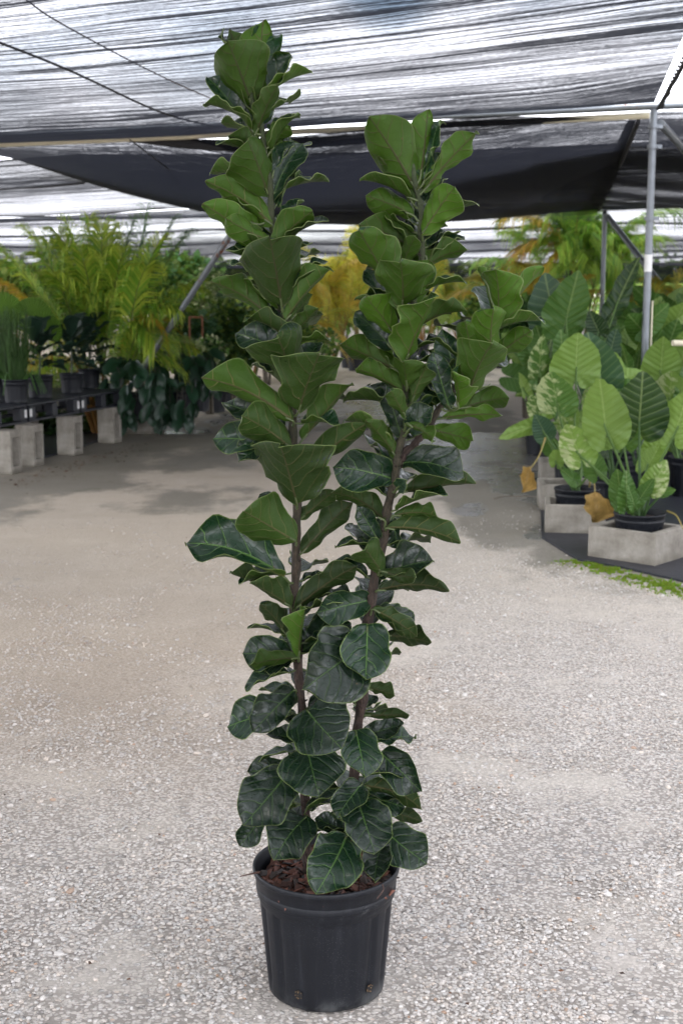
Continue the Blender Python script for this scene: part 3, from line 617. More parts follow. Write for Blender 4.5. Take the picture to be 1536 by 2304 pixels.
def build_leaves():
    mbs = {'L': MB(), 'R': MB()}
    for i, (st, bx, by, tx, ty, wr, side, o) in enumerate(LEAVES):
        mb = mbs['L' if st == 'L' else 'R']; Yb = YS[st]; RNs = random.Random(i * 7 + 1)
        s = o.get('s', 0.0)
        up = ty < by - 25
        d = o.get('d', (.03 if side == 'u' else -.02) + RNs.uniform(-.02, .02))
        B = PY(bx, by, Yb - s); T = PY(tx, ty, Yb - s - d)
        a = unit(T - B); v = unit(cam_p - (B + T) / 2); n0 = unit(v - a * np.dot(v, a))
        pp = np.cross(a, n0); pp = pp if pp[2] > 0 else -pp
        r = D2R(o.get('r', RNs.uniform(5, 34)))
        sw = D2R(RNs.uniform(-28, 28))
        if o.get('o'): r *= .4
        N = (n0 if side == 't' else -n0) * math.cos(r) + pp * math.sin(r)
        if not o.get('o') and 'r' not in o: N = N * math.cos(sw) + np.cross(a, N) * math.sin(sw)
        w = min(wr * .98 / max(.45, math.cos(r)), 1.15)
        hgt = (2000 - (by + ty) / 2) / 2000
        young = o.get('y', min(1, max(0, hgt ** 1.6 * 1.0 - .05 + RNs.uniform(-.15, .15))))
        leaf(mb, B - FO, T - FO, N, w, cup=(o.get('c', .62) * (1.75 if side == 'u' else 1.2)) * RNs.uniform(.85, 1.2), bend=o.get('b', RNs.uniform(.0, .05)), curl=(o['k'] if 'k' in o and o['k'] > 0 else RNs.uniform(.0, .05) if (side == 'u' and up) else RNs.uniform(.03, .10)), twist=RNs.uniform(-.7, .7),
             wave=o.get('wv', RNs.uniform(.040, .075)) * (.8 if o.get('o', 0) > .7 else 1), blend=o.get('o', RNs.uniform(.30, .60)), young=young, asym=RNs.uniform(-.03, .03), seed=RNs.random())
        # petiole back to the stem
        cv = CV[st]; tgt = B.copy(); tgt[2] -= .012
        j = int(np.argmin(np.linalg.norm(cv - tgt, axis=1))); S0 = cv[j]
        dist = np.linalg.norm(S0 - B)
        m = (S0 + B) / 2; m[2] -= min(.012, dist * .2)
        tube(mb, spline([S0 - FO, m - FO, B - FO, B + a * .02 - FO - N * .0006], 8), np.linspace(.0034, .0024, 8), 6, (0, .35, .5, 0), 3)
    fr = random.Random(77)
    for st, cnt, lo, hi in (('L', 92, .08, .97), ('R', 84, .06, .95), ('B', 16, .35, .95)):
        cv = CV[st]; mb = mbs['L' if st == 'L' else 'R']
        for i in range(cnt):
            f_ = lo + (hi - lo) * (i + fr.random() * .8) / cnt; S0 = cv[int(f_ * (len(cv) - 1))]
            if st == 'L' and 1.05 < S0[2] < 1.35 and fr.random() < .8: continue
            if fr.random() < (.2 if S0[2] < 1.5 else .0): continue
            az = i * 2.4 + fr.uniform(-.4, .4); hz = S0[2] / 2.3
            el = D2R(fr.uniform(-25, 15) + 62 * max(0, hz - .25)); L = fr.uniform(.10, .165)
            d = np.array([math.cos(az) * math.cos(el), math.sin(az) * math.cos(el), math.sin(el)])
            if d[1] < -.35: d[1] = -d[1]
            if abs(d[0]) > .5: L *= .8
            B = S0 + d * .022; N = np.cross(np.cross(d, [0, 0, 1.0]), d)
            leaf(mb, B - FO, B + d * L - FO, N, fr.uniform(.6, .8), cup=fr.uniform(.5, 1.0), bend=.05, curl=fr.uniform(0, .07), wave=fr.uniform(.03, .05), blend=fr.uniform(.3, .6), young=min(1, max(0, hz * .75 - .08)), twist=fr.uniform(-.5, .5), seed=fr.random())
            tube(mb, [S0 - FO, B + d * .006 - FO], [.003, .0022], 5, (0, .35, .5, 0), 3)
    tp = NT('fig_petiole'); n = tp.noise(tp.pos(), 40, 3)
    pm = tp.end(tp.pbr(tp.mix(n, (.05, .075, .025), (.10, .13, .045)), .5))
    for k, b in mbs.items():
        f = b.build('foliage', [MAT['fig_top'], MAT['fig_under'], MAT['fig_rim'], pm], stems[k])
build_leaves()

# ---- nursery pots
def pot_mesh(R, H, flutes=True, soil=.80, front=0.0):
    b = MB(); rb = R * .80
    def rf(a, z, i):
        if not flutes: return 0
        f = math.cos(16 * (a - front)); q = abs(((a - front + PI / 2 + PI) % (2 * PI)) - PI)
        k = 1.0 if q > .50 else 0.40
        return (-.0075 * R / .18) * k * max(0, f) ** 1.5 if i in FL else 0
    prof = [(0, .004), (rb * .93, 0), (rb, .006), (rb * 1.012, .02)]; FL = set()
    for k in range(7):
        z = .02 + (H * .80 - .02) * (k + 1) / 7; FL.add(len(prof)) if k < 6 else None
        prof.append((rb * 1.012 + (R * .925 - rb * 1.012) * (k + 1) / 7, z))
    prof += [(R * .955, H * .805), (R * .962, H * .815), (R * .966, H * .86), (R * .958, H * .867), (R * .966, H * .875), (R * .985, H * .95), (R * 1.0, H * .955), (R * 1.008, H * .965), (R * 1.008, H * .992), (R * 1.0, H), (R * .985, H), (R * .975, H * .985), (R * .95, H * soil * .98), (R * .90, H * soil * .9)]
    lathe(b, prof, 144 if R > .15 else 48, rfun=rf)
    return b
potm = pot_mesh(.178, .32)
pot = potm.build('pot', MAT['pot'], fig)
b = MB()
lathe(b, [(.168, .27), (.13, .272), (.08, .274), (.03, .276), (0.001, .277)], 48)
so = b.build('soil', MAT['soil'], fig)
b = MB()
for i in range(620):
    a, r = RN.rand() * 2 * PI, .160 * math.sqrt(RN.rand()); z = .274 + RN.rand() * .016
    l, w, h = .012 + RN.rand() * .034, .008 + RN.rand() * .016, .0015 + RN.rand() * .002
    R = np.array(Matrix.Rotation(RN.rand() * PI, 3, 'Z') @ Matrix.Rotation((RN.rand() - .5) * 1.3, 3, 'X') @ Matrix.Rotation((RN.rand() - .5) * 1.3, 3, 'Y'))
    q = np.array([[-.5, -.5, 0], [.5, -.35, 0], [.42, .5, 0], [-.4, .4, 0], [-.45, -.4, 1], [.4, -.3, 1], [.35, .4, 1], [-.35, .35, 1]]) * [l, w, h] * (1 + .3 * (RN.rand(8, 3) - .5))
    c = np.array([.17, .060, .036]) * (.3 + 1.1 * RN.rand()) if RN.rand() < .7 else np.array([.05, .035, .03]) * (.5 + RN.rand())
    b.add(q @ R.T + [r * math.cos(a), r * math.sin(a), z], [[0, 1, 2, 3], [4, 7, 6, 5], [0, 4, 5, 1], [1, 5, 6, 2], [2, 6, 7, 3], [3, 7, 4, 0]], c, None, 0, False)
tag(b.build('bark_mulch', MAT['attr'], fig), 'red brown bark chips filling the pot', kind='stuff')
def hole(px, py, nm='drain_hole'):
    p = PY(px, py, Y0 - .13) - FO; r = math.hypot(p[0], p[1]); a = math.atan2(p[1], p[0]); z = .045; Rr = .178 * .8 * 1.012 + (.178 * .925 - .178 * .8 * 1.012) * (z - .02) / (.236) + .0012
    d = np.array([math.cos(a), math.sin(a), 0.0]); s_ = np.array([-math.sin(a), math.cos(a), 0.0]); u_ = np.array([0, 0, 1.0])
    b = MB(); n = 20; V = [d * Rr + u_ * z]
    for k in range(n):
        t = 2 * PI * k / n; V.append(d * (Rr - .0006) + u_ * z + (s_ * math.cos(t) + u_ * math.sin(t)) * .0105)
    b.add(V, [[0, k + 1, (k + 1) % n + 1] for k in range(n)], (.006, .005, .005))
    for k in range(12):
        t = RN.rand() * 2 * PI; rr = .0092 + .001 * RN.randn() * .5 if k < 10 else .007 * RN.rand()
        p2 = d * (Rr + .0005) + u_ * z + (s_ * math.cos(t) + u_ * math.sin(t)) * rr
        b.box(p2, (.0028, .002, .0022), rotz(RN.rand() * 3), np.array([.16, .10, .05]) * (.4 + RN.rand()))
    b.build(nm, MAT['attr'], pot)
hole(673, 2212); hole(858, 2200)
b = MB()
pr = [PY(583, 1962, Y0 - .12), PY(566, 1966, Y0 - .14), PY(540, 1972, Y0 - .15)]
tube(b, spline(pr, 10) - FO, np.linspace(.003, .0012, 10), 5, (.07, .03, .02)); b.build('dry_leaf_stalk', MAT['attr'], fig); b = MB()
tube(b, spline([PY(860, 1990, Y0 - .15), PY(862, 2003, Y0 - .165), PY(848, 2022, Y0 - .17)], 8) - FO, .0018, 5, (.06, .028, .02))
b.build('dry_leaf_stalk', MAT['attr'], fig)

# ---------------------------------------------------------------- shade house: poles, pipes, cloth
ZP = 3.2
P_R = PZ(1470, 238, ZP); P_L = PZ(0, 305, ZP); P_R2 = PZ(1360, 467, ZP)
pdir = unit(P_L - P_R); adir = unit(P_R2 - P_R)
def pole(base, top, r, label, extra=None, name='steel_pole', group='steel poles of the shade house'):
    o = thing(name, label, 'pole', base, group); base = np.asarray(base, float); b = MB()
    tube(b, np.linspace(0, 1, 8)[:, None] * (np.asarray(top, float) - base)[None], r, 16)
    b.build('shaft', MAT['steel'], o)
    if extra: extra(o, base)
    return o
def ext1(o, base):
    for dz, w in ((3.02, .012), (2.86, .008), (2.28, .006)):
        b = MB(); tube(b, [(0, 0, dz), (0, 0, dz + .03)], .045, 16)
        b.box((.05, -.01, dz + .015), (.05, .012, .03)); b.build('clamp', MAT['steel'], o)
    b = MB(); tube(b, [(0, -.0, 1.86), (0, -.0, 2.0)], .0335, 16); b.build('paper_label', MAT['white'], o)
    b = MB(); tube(b, [(.050, .01, .25), (.050, .01, 1.62)], .009, 8); b.build('riser_pipe', MAT['pvc'], o)
pole((P_R[0], P_R[1], 0), (P_R[0] - .0, P_R[1], ZP - .03), .031, 'galvanised pole with a white label above the elephant ear plants on the right', ext1)
pole((P_R2[0], P_R2[1], 0), (P_R2[0], P_R2[1], ZP - .05), .045, 'farther galvanised pole rising out of the areca palm on the right')
def beam(name, a, b_, r, mat, label, cat, group=None, n=10, sag=0):
    o = thing(name, label, cat, a, group) if False else None
    m = MB(); a, b_ = np.asarray(a, float), np.asarray(b_, float); t = np.linspace(0, 1, n)[:, None]
    pts = (b_ - a) * t; pts[:, 2] -= sag * 4 * (t[:, 0] * (1 - t[:, 0]))
    tube(m, pts, r, 12); ob = m.build(name, mat, None, a); return tag(ob, label, cat, group)
far_l = P_L + pdir * 5
beam('roof_pipe', P_R + np.array([0, 0, .0]) - pdir * 3, far_l, .034, MAT['steel'], 'long galvanised roof pipe crossing behind the tops of the fig', 'pipe')
beam('water_pipe', P_R + np.array([-.05, -.07, -.085]), far_l + np.array([0, -.07, -.075]), .026, MAT['pvc'], 'cream plastic water pipe hung just under the long roof pipe', 'pipe', sag=.015)
beam('roof_pipe', P_R2 - pdir * 6, P_R2 + pdir * 14, .04, MAT['steel'], 'second roof pipe under the far edge of the dark sagging cloth', 'pipe')
b0 = PY(524, 520, 14.9); b1 = PY(372, 752, 15.4)
beam('steel_brace', b0, b0 + (b1 - b0) * 1.9, .034, MAT['steel'], 'pale slanting brace pipe behind the left palm and the left stem of the fig', 'brace')
b0 = PY(1366, 487, P_R2[1]); b1 = PY(1536, 705, P_R2[1] - 2)
beam('steel_brace', b0, b0 + (b1 - b0) * 1.5, .055, MAT['steel'], 'grey slanting brace pipe running down right from the farther pole', 'brace')
b0 = P_R + np.array([.06, .0, -.14]); b1 = PY(1560, 360, P_R[1] + .8)
beam('steel_brace', b0, b0 + (b1 - b0) * 3, .034, MAT['steel'], 'short brace pipe leaving the labelled pole at its very top', 'brace')

def cloth(name, fn, nu, nv, label, dens, lines=1.0, edge=None, usc=1, vsc=1, group='black shade cloths over the yard'):
    b = MB(); V, UV, COL = [], [], []
    for j in range(nv + 1):
        for i in range(nu + 1):
            u, v = i / nu, j / nv; p = fn(u, v); V.append(p)
            UV.append((p[0] * usc, p[1] * vsc)); d = dens(u, v) if callable(dens) else dens
            COL.append((d, lines, 0, 1))
    b.add(V, [[j * (nu + 1) + i, j * (nu + 1) + i + 1, (j + 1) * (nu + 1) + i + 1, (j + 1) * (nu + 1) + i] for j in range(nv) for i in range(nu)], np.array(COL), UV)
    o = b.build(name, MAT['cloth']); return tag(o, label, 'shade cloth', group)
# rotate the uv frame so that stripes follow the pipes
def uvrot(b_obj, seed=0):
    a = b_obj.data.attributes['uvp']; n = len(a.data); q = np.zeros(n * 2, np.float32); a.data.foreach_get('vector', q); q = q.reshape(-1, 2)
    ux = q @ np.array([pdir[0], pdir[1]]); vx = q @ np.array([-pdir[1], pdir[0]])
    q = np.stack([ux + seed * 13.7, vx + seed * 7.3], -1).astype(np.float32); a.data.foreach_set('vector', q.ravel())
eA = unit(PZ(1536, 90, ZP) - P_R)          # right edge of the near cloth, coming towards the camera
eA[2] = 0
LA = 18.0
def fA(u, v):       # u: right edge -> left, v: pipe -> behind the camera
    s = 14.0 * u
    p = P_R + pdir * s + eA * (.06 + LA * v) + np.array([0, 0, .02])
    sag = .20 * math.sin(PI * min(1, s / 9.0)) * math.sin(PI * ((LA * v / 11.0) % 1)) + .16 * math.exp(-((LA * v - .9) / .8) ** 2) * (0.35 + .65 * min(1, s / 4.0)) * min(1, s / .6)
    p[2] -= sag; return p
def dA(u, v):
    s = LA * v; return .765 + .05 * min(1, u * 3) + .20 * math.exp(-(s / 2.2) ** 2) + .12 * math.exp(-(s / .7) ** 2)
cA = cloth('shade_cloth', fA, 60, 90, 'wide striped cloth overhead above the whole fig, nearest the camera', dA, 1.0); uvrot(cA)
def fA2(u, v):
    p = P_R - pdir * (.42 + 12 * u) + eA * (.05 + LA * v); p[2] -= .2 * math.sin(PI * u) ; return p
cA2 = cloth('shade_cloth', fA2, 30, 40, 'neighbouring cloth beyond the laced edge at the top right corner', .62, .8); uvrot(cA2, 1)
# dark sagging cloth of the next bay
def pxp(x, y, D): return PY(x, y, D)
nearB = spline([P_R + [-.12, .12, -.10], PZ(1100, 262, ZP - .09) * 1.0, PZ(840, 290, ZP - .12), PZ(560, 312, ZP - .16), PZ(320, 312, ZP - .08), PZ(0, 318, ZP - .06), P_L + pdir * 4 + [0, 0, -.06]], 61)
farB = spline([P_R2 + [-.15, -.1, -.04], pxp(1180, 486, 24.0), pxp(1000, 500, 22.5), pxp(780, 506, 20.5), pxp(600, 494, 19.5), pxp(480, 480, 19.0), pxp(300, 440, 18.4), pxp(200, 412, 18.0), pxp(80, 374, 17.4), pxp(0, 350, 17.0), pxp(-200, 318, 16.0)], 61)
def fB(u, v):
    i = min(59, int(u * 60)); t = u * 60 - i
    a = nearB[i] * (1 - t) + nearB[i + 1] * t; b_ = farB[i] * (1 - t) + farB[i + 1] * t
    p = a * (1 - v) + b_ * v; p[2] -= .42 * math.sin(PI * v ** .8) * (math.sin(PI * min(1, u * 1.15 + .02)) ** .7) * (.75 if u > .1 else .6)
    return p
cB = cloth('shade_cloth', fB, 60, 30, 'dark sagging cloth hanging low behind the tops of both fig stems', lambda u, v: .93 + .45 * min(1, v * 1.6) - .12 * math.exp(-((v - .72) / .05) ** 2), .35); uvrot(cB, 2)
# right bay: dark bands
rb0, rb1 = P_R + pdir * .15 + np.array([0, .15, .0]), P_R - pdir * 9
rb2, rb3 = P_R2 + pdir * .5, P_R2 - pdir * 12
def fR(u, v):
    a = rb0 * (1 - u) + rb1 * u; b_ = rb2 * (1 - u) + rb3 * u; p = a * (1 - v) + b_ * v; p[2] += -.03 - .36 * math.sin(PI * v) * min(1, u * 4 + .25); return p
cR = cloth('shade_cloth', fR, 30, 40, 'dark banded cloth to the right of the labelled pole', lambda u, v: .80 + .30 * math.sin(v * 19) ** 2, .5); uvrot(cR, 3)
# rows of farther bays
bay = 7.6
nrows = [(14.6, 'striped cloth bay just beyond the dark sagging cloth'), (25.0, 'third striped cloth bay back from the fig'), (33.0, 'fourth striped cloth bay back from the fig'), (42.0, 'fifth cloth bay, thin bright bands above the palms'), (52.0, 'sixth cloth bay, dim bands far above the path'), (64.0, 'last cloth bay, darkest band at the far end')]
for k, (D0, lab) in enumerate(nrows):
    D1 = nrows[k + 1][0] - .25 if k + 1 < len(nrows) else 82.0
    def fF(u, v, D0=D0, D1=D1):
        X = -26 + 56 * u; Yv = D0 + (D1 - D0) * v - math.tan(D2R(19)) * X
        bayx = ((X + 3) % 9.0) / 9.0
        z = ZP + .04 - .20 * math.sin(PI * v) - .10 * math.sin(PI * bayx) ; return np.array([X, Yv, z])
    cF = cloth('shade_cloth', fF, 90, 14, lab, lambda u, v, k=k: .77 + .02 * k + .12 * math.sin(v * 9 + k * 2) + (.06 if k == 0 else 0), 1.0, group='farther bays of shade cloth'); uvrot(cF, 4 + k)
# end wall of hanging cloth
b = MB(); V, UVv = [], []
for j in range(7):
    for i in range(61):
        X = -34 + 68 * i / 60; V.append((X, 74 - .25 * X + .3 * math.sin(i * 1.3), 3.15 - 1.05 * j / 6)); UVv.append((X, j * .35))
b.add(V, [[j * 61 + i, j * 61 + i + 1, (j + 1) * 61 + i + 1, (j + 1) * 61 + i] for j in range(6) for i in range(60)], (1.02, .2, 0, 1), UVv)
tag(b.build('shade_cloth', MAT['cloth']), 'dark cloth hanging as an end wall behind the farthest plants', 'shade cloth', 'farther bays of shade cloth')
# rolled cloth edge under the pipe
b = MB()
pts = spline([PZ(290, 311, ZP - .08), PZ(380, 319, ZP - .13), PZ(470, 326, ZP - .17), PZ(560, 326, ZP - .18), PZ(800, 314, ZP - .15), PZ(850, 300, ZP - .12)], 40)
tube(b, pts, .022 + .03 * np.clip(np.sin(np.linspace(0, PI, 40)), 0, 1) ** .4, 10, (.9, .1, 0, 1), jitter=.15)
tag(b.build('rolled_cloth', MAT['rope']), 'black rolled cloth edge hanging just below the roof pipe', 'rolled cloth')
# laced edge rope at the top right
b = MB()
r1 = [P_R + eA * t + np.array([.03, 0, -.03 - .10 * math.sin(PI * t / 12)]) for t in np.linspace(.05, 12, 60)]
tube(b, r1, .016, 8, jitter=.35)
for i in range(40):
    t = .1 + i * .16; p = P_R + eA * t + np.array([.03, 0, -.03]); q = P_R + eA * (t + .08) - pdir * .055 + np.array([0, 0, -.03])
    tube(b, spline([p, (p + q) / 2 + [0, 0, -.012], q], 5), .010, 5); q2 = P_R + eA * (t + .16) + np.array([.03, 0, -.03]); tube(b, [q, q2], .010, 5)
r2 = [P_R + eA * t - pdir * (.055 + .01 * math.sin(t * 9)) + np.array([0, 0, -.03]) for t in np.linspace(.05, 12, 60)]
tube(b, r2, .009, 6)
tag(b.build('lacing_rope', MAT['rope']), 'black lacing rope along the cloth edge in the top right corner', 'rope')
b = MB(); r1 = [P_R * (1 - t) + P_R2 * t + np.array([-.10 - .35 * math.sin(PI * t), 0, -.05 - .38 * math.sin(PI * t ** .8)]) for t in np.linspace(0.01, .99, 40)]
r1 = [fB(0.0, t) + np.array([.02, 0, -.01]) for t in np.linspace(0, 1, 40)]
tube(b, r1, .022, 8, jitter=.3)
tag(b.build('lacing_rope', MAT['rope']), 'black rope edging the dark cloth between the two right poles', 'rope')
def wire(px, r, mat, label, name='cable'):
    m = MB(); tube(m, spline([PZ(x, y, z) for x, y, z in px], 30), r, 6); tag(m.build(name, mat), label, 'cable')
wire([(-60, 78, 3.02), (0, 96, 3.03), (160, 160, 3.04), (320, 235, 3.05), (400, 265, 3.07), (482, 284, 3.12)], .0075, MAT['rope'], 'thick black cable sloping under the near cloth at upper left')
wire([(60, 0, 3.05), (130, 48, 3.05), (300, 140, 3.06), (420, 198, 3.08), (520, 240, 3.1)], .0042, MAT['thin'], 'thin rusty wire higher up than the thick black cable')
wire([(-40, 428, 3.0), (80, 422, 3.0), (190, 412, 3.0)], .012, MAT['rope'], 'short black cable in front of the striped bay at far left')
wire([(-40, 487, 2.9), (150, 486, 2.9), (370, 468, 2.9)], .013, MAT['rope'], 'lower black cable above the left palm fronds')
wire([(292, 314, 3.05), (340, 350, 2.95), (420, 412, 2.85)], .006, MAT['rope'], 'short dangling cable across the dark sagging cloth')

# ---------------------------------------------------------------- blocks, pallets
def block(name, origin, yaw, size, hole_axis, hole, label, group):
    """hollow concrete block; origin = corner on the ground, x along yaw"""
    w, d, h = size; b = MB()
    # ring extruded along hole_axis
    if hole_axis == 'z': A, B_, Cc = w, d, h
    else: A, B_, Cc = d, h, w
    ha, hb = hole; m0, m1 = (A - ha) / 2, (B_ - hb) / 2
    outr = [(0, 0), (A, 0), (A, B_), (0, B_)]; inn = [(m0, m1), (A - m0, m1), (A - m0, B_ - m1), (m0, B_ - m1)]
    V = []
    for c in (0, Cc):
        for (p, q) in outr + inn: V.append((p, q, c) if hole_axis == 'z' else (c, p, q))
    F = []
    for i in range(4):
        j = (i + 1) % 4
        F += [[i, 4 + i, 4 + j, j], [8 + i, 8 + j, 12 + j, 12 + i], [i, j, 8 + j, 8 + i], [4 + i, 12 + i, 12 + j, 4 + j]]
    b.add(V, F, smooth=False)
    o = b.build(name, MAT['concrete'], None, (origin[0], origin[1], origin[2]), .006); o.rotation_euler = (0, 0, yaw)
    return tag(o, label, 'concrete block', group)
GB = 'concrete blocks holding up the pallets on the left'
yawL = -D2R(17)
for px, py, lab in ((27, 1067, 'upright hollow block under the pallets, nearest the left picture edge'), (78, 1050, 'second upright hollow block under the pallets'), (168, 1025, 'third upright hollow block, with a wide blank face'), (257, 998, 'fourth upright block under the far end of the pallets')):
    c = PZ(px, py); R = rotz(yawL); o = c - R @ np.array([.2, 0, 0])
    block('concrete_block', (o[0], o[1], -.005), yawL, (.2, .2, .41), 'x', (.12, .27), lab, GB)
for px, py, lab in ((20, 1030, 'shadowed block standing back under the nearest pallet'), (110, 1005, 'shadowed block standing back under the middle pallet'), (200, 980, 'shadowed block standing back under the far pallet')):
    c = PZ(px, py) + np.array([-.55, .75, 0]); block('concrete_block', (c[0], c[1], -.005), yawL, (.2, .2, .41), 'x', (.12, .27), lab, GB)
for px, py, lab in ((282, 975, 'low concrete block under the trailing dark plant'), (338, 968, 'low block at the right end beneath the trailing dark plant')):
    c = PZ(px, py); block('concrete_block', (c[0], c[1], -.005), yawL, (.36 if px < 300 else .12, .2, .2), 'z', (.2 if px < 300 else .05, .1), lab, 'low blocks beyond the pallets')
udir = np.array([math.sin(D2R(17)), math.cos(D2R(17)), 0]); ldir = np.array([-udir[1], udir[0], 0])
pal0 = PZ(68, 950, .41)
def pallet(k, label, back=0):
    o0 = pal0 + udir * (1.09 * k) + ldir * (1.04 * back); o = thing('plastic_pallet', label, 'pallet', o0, 'black pallets in a row on blocks', -D2R(17)); b = MB()
    o.scale = (1, 1, 1.25); L = 1.06; W = 1.0    # local y along row, local -x away
    for i in range(9): b.box((-W * (i + .5) / 9, L / 2, .135), (W / 9 - .022, L, .018))
    for i in range(3): b.box((-.05 - i * (W - .1) / 2, L / 2, .009), (.09, L, .018))
    for i in range(5): b.box((-W / 2, .05 + i * (L - .1) / 4, .1235), (W, .035, .008))
    b.build('deck', MAT['pallet'], o, None, .003)
    for i in range(3):
        for j in range(3):
            b = MB(); b.box((-.05 - i * (W - .1) / 2, .07 + j * (L - .14) / 2, .069), (.085, .13 if j != 1 else .10, .100)); b.build('foot', MAT['pallet'], o, None, .004)
    for y in (.035, L - .035):
        b = MB(); b.box((-.0055, y, .072), (.006, .038, .062)); b.build('white_sticker', MAT['white'], o)
    return o
for k, lab in ((0, 'black pallet in the shaded row behind, near end'), (1, 'black pallet in the shaded row behind, far end')): pallet(k, lab, 1)
for k, lab in ((-1, 'nearest black pallet, cut by the left picture edge'), (0, 'middle black pallet with white stickers at both corners'), (1, 'far black pallet at the right end of the row'), ):
    pallet(k, lab)

# right side blocks
GBR = 'square hollow blocks under the elephant ear pots'
c1 = PZ(1320, 1256); c2 = PZ(1472, 1279); yawR = math.atan2(c2[1] - c1[1], c2[0] - c1[0])
block('concrete_block', (c1[0], c1[1], 0), yawR, (np.linalg.norm(c2 - c1), .42, .215), 'z', (.37, .34), 'square pale block holding the nearest elephant ear pot', GBR)
c3 = PZ(1224, 1203)
block('concrete_block', (c3[0], c3[1], 0), yawR * .2, (.42, .40, .215), 'z', (.34, .32), 'second square block from the front, behind the folded dead leaf', GBR)
c4 = PZ(1217, 1152)
block('concrete_block', (c4[0], c4[1], 0), -.05, (.42, .40, .215), 'z', (.34, .32), 'third square block, mostly hidden under the variegated leaves', GBR)
c5 = PZ(1218, 1095)
block('concrete_block', (c5[0], c5[1], 0), -.05, (.42, .40, .215), 'z', (.34, .32), 'farthest square block in the right hand row', GBR)
# weed mat + moss
b = MB()
poly = [PZ(1298, 1262), PZ(1400, 1280), PZ(1470, 1296), PZ(1540, 1312), np.array([2.9, 7.4, 0]), np.array([4.2, 9.0, 0]), np.array([5, 22, 0]), PZ(1262, 1010), PZ(1205, 1080), PZ(1215, 1150), PZ(1218, 1212)]
V = [(p[0], p[1], .016) for p in poly]; ctr = np.mean([poly[0], poly[6], poly[5], poly[8]], axis=0)
n = len(V); V2 = [(x, y, .002) for x, y, z in V]
b.add(V + V2 + [(ctr[0], ctr[1], .017)], [[i, (i + 1) % n, 2 * n] for i in range(n)], smooth=False)
b.add(V + V2, [[i, n + i, n + (i + 1) % n, (i + 1) % n] for i in range(n)], smooth=False)
tag(b.build('weed_mat', MAT['mat']), 'black woven ground sheet under the blocks at right', 'ground sheet')
b = MB()  # added black sheet, darkens the shaded ground under the left pallets
mp = [PZ(-160, 1085), PZ(30, 1050), PZ(160, 1015), PZ(235, 990), PZ(262, 968), np.array([-2.8, 21, 0]), np.array([-9, 21, 0]), np.array([-9, 10, 0])]
V = [(p[0], p[1], .018) for p in mp]; V2 = [(x, y, .0) for x, y, z in V]; n = len(V)
b.add(V + [(-5.0, 15, .019)], [[i, (i + 1) % n, n] for i in range(n)], smooth=False); b.add(V + V2, [[i, n + i, n + (i + 1) % n, (i + 1) % n] for i in range(n)], smooth=False)
tag(b.build('weed_mat', MAT['mat']), 'black ground sheet added to darken the shade under the pallets on the left', 'ground sheet')
b = MB(); pts = []
mpath = spline([PZ(1275, 1262), PZ(1340, 1276), PZ(1420, 1300), PZ(1500, 1322), PZ(1600, 1338)], 60)
for i in range(9000):
    k = RN.rand(); q = mpath[int(k * 59)]; wd = .03 + .11 * k
    x, y = q[0] + RN.randn() * .05, q[1] + RN.randn() * wd * .8 - .04
    if mn.noise(Vector((x * 26, y * 22, 2))) + .6 * mn.noise(Vector((x * 7, y * 7, 2))) < 0: continue
    h = .004 + .009 * RN.rand(); a = RN.rand() * PI; dx, dy = math.cos(a) * .006, math.sin(a) * .006
    pts.append([(x - dx, y - dy, -.002), (x + dx, y + dy, -.002), (x + RN.randn() * .004, y + RN.randn() * .004, h + .006)])
V = np.array(pts).reshape(-1, 3); n = len(pts)
cc = np.repeat(np.stack([.14 + .14 * RN.rand(n), .25 + .15 * RN.rand(n), .02 * np.ones(n), np.ones(n)], -1), 3, axis=0)
b.add(V, np.arange(n * 3).reshape(-1, 3), cc, None, 0, False)
tag(b.build('moss', MAT['leaf']), 'bright green moss along the edge of the ground sheet', 'moss', kind='stuff')

# ---------------------------------------------------------------- elephant ear plants
def ear_leaf(mb, A, T, N, wr, col, var=False, bend=.08, cup=.3, wave=.02, notch=.16, mat=0):
    A, T = np.asarray(A, float), np.asarray(T, float); L = np.linalg.norm(T - A); a = (T - A) / L; N = unit(N - a * np.dot(N, a)); S = np.cross(a, N)
    th = np.linspace(-PI + .10, PI - .10, 73); at = np.abs(th)
    rr = np.interp(at, [0, .22, .5, .85, 1.2, 1.6, 2.0, 2.4, 2.75, 2.95, 3.05], [1.0, .86, .72, .60, .53, .50, .50, .50, .47, .36, notch])
    wx = wr / .98; rr = rr * (1 + .022 * np.abs(np.sin(th * 17)) + .02 * RN.randn(73) * .4)
    K = 9; V, UV = [], []; sd = RN.rand() * 6
    for k in range(K + 1):
        q = (k / K) ** .85
        x = rr * np.sin(th) * q * L * wx; y = rr * np.cos(th) * q * L
        z = -bend * (y / L) ** 2 * L * np.sign(1) + cup * np.abs(x) ** 1.3 / L ** .3 * .6 + wave * L * q ** 2 * np.sin(th * 5 + sd) + wave * .6 * L * q ** 3 * np.sin(th * 13 + sd * 2) + .004 * L * np.cos(2 * PI * (y - .55 * np.abs(x)) / L / .15) * q
        V.append(A + y[:, None] * a + x[:, None] * S + z[:, None] * N); UV.append(np.stack([x / L, y / L], -1))
    V = np.concatenate(V); UV = np.concatenate(UV); m = 73
    F = np.array([[k * m + i, k * m + i + 1, (k + 1) * m + i + 1, (k + 1) * m + i] for k in range(K) for i in range(m - 1)])
    c = np.tile(np.array([col[0], col[1], col[2], (1.5 if var else 0) + .0 + RN.rand() * .3 + (.12 if var else 0)]), (len(V), 1))
    mb.add(V, F, c, UV, mat)
LT, MD, DK, BL = (.175, .29, .055), (.055, .135, .024), (.007, .030, .010), (.030, .078, .046)
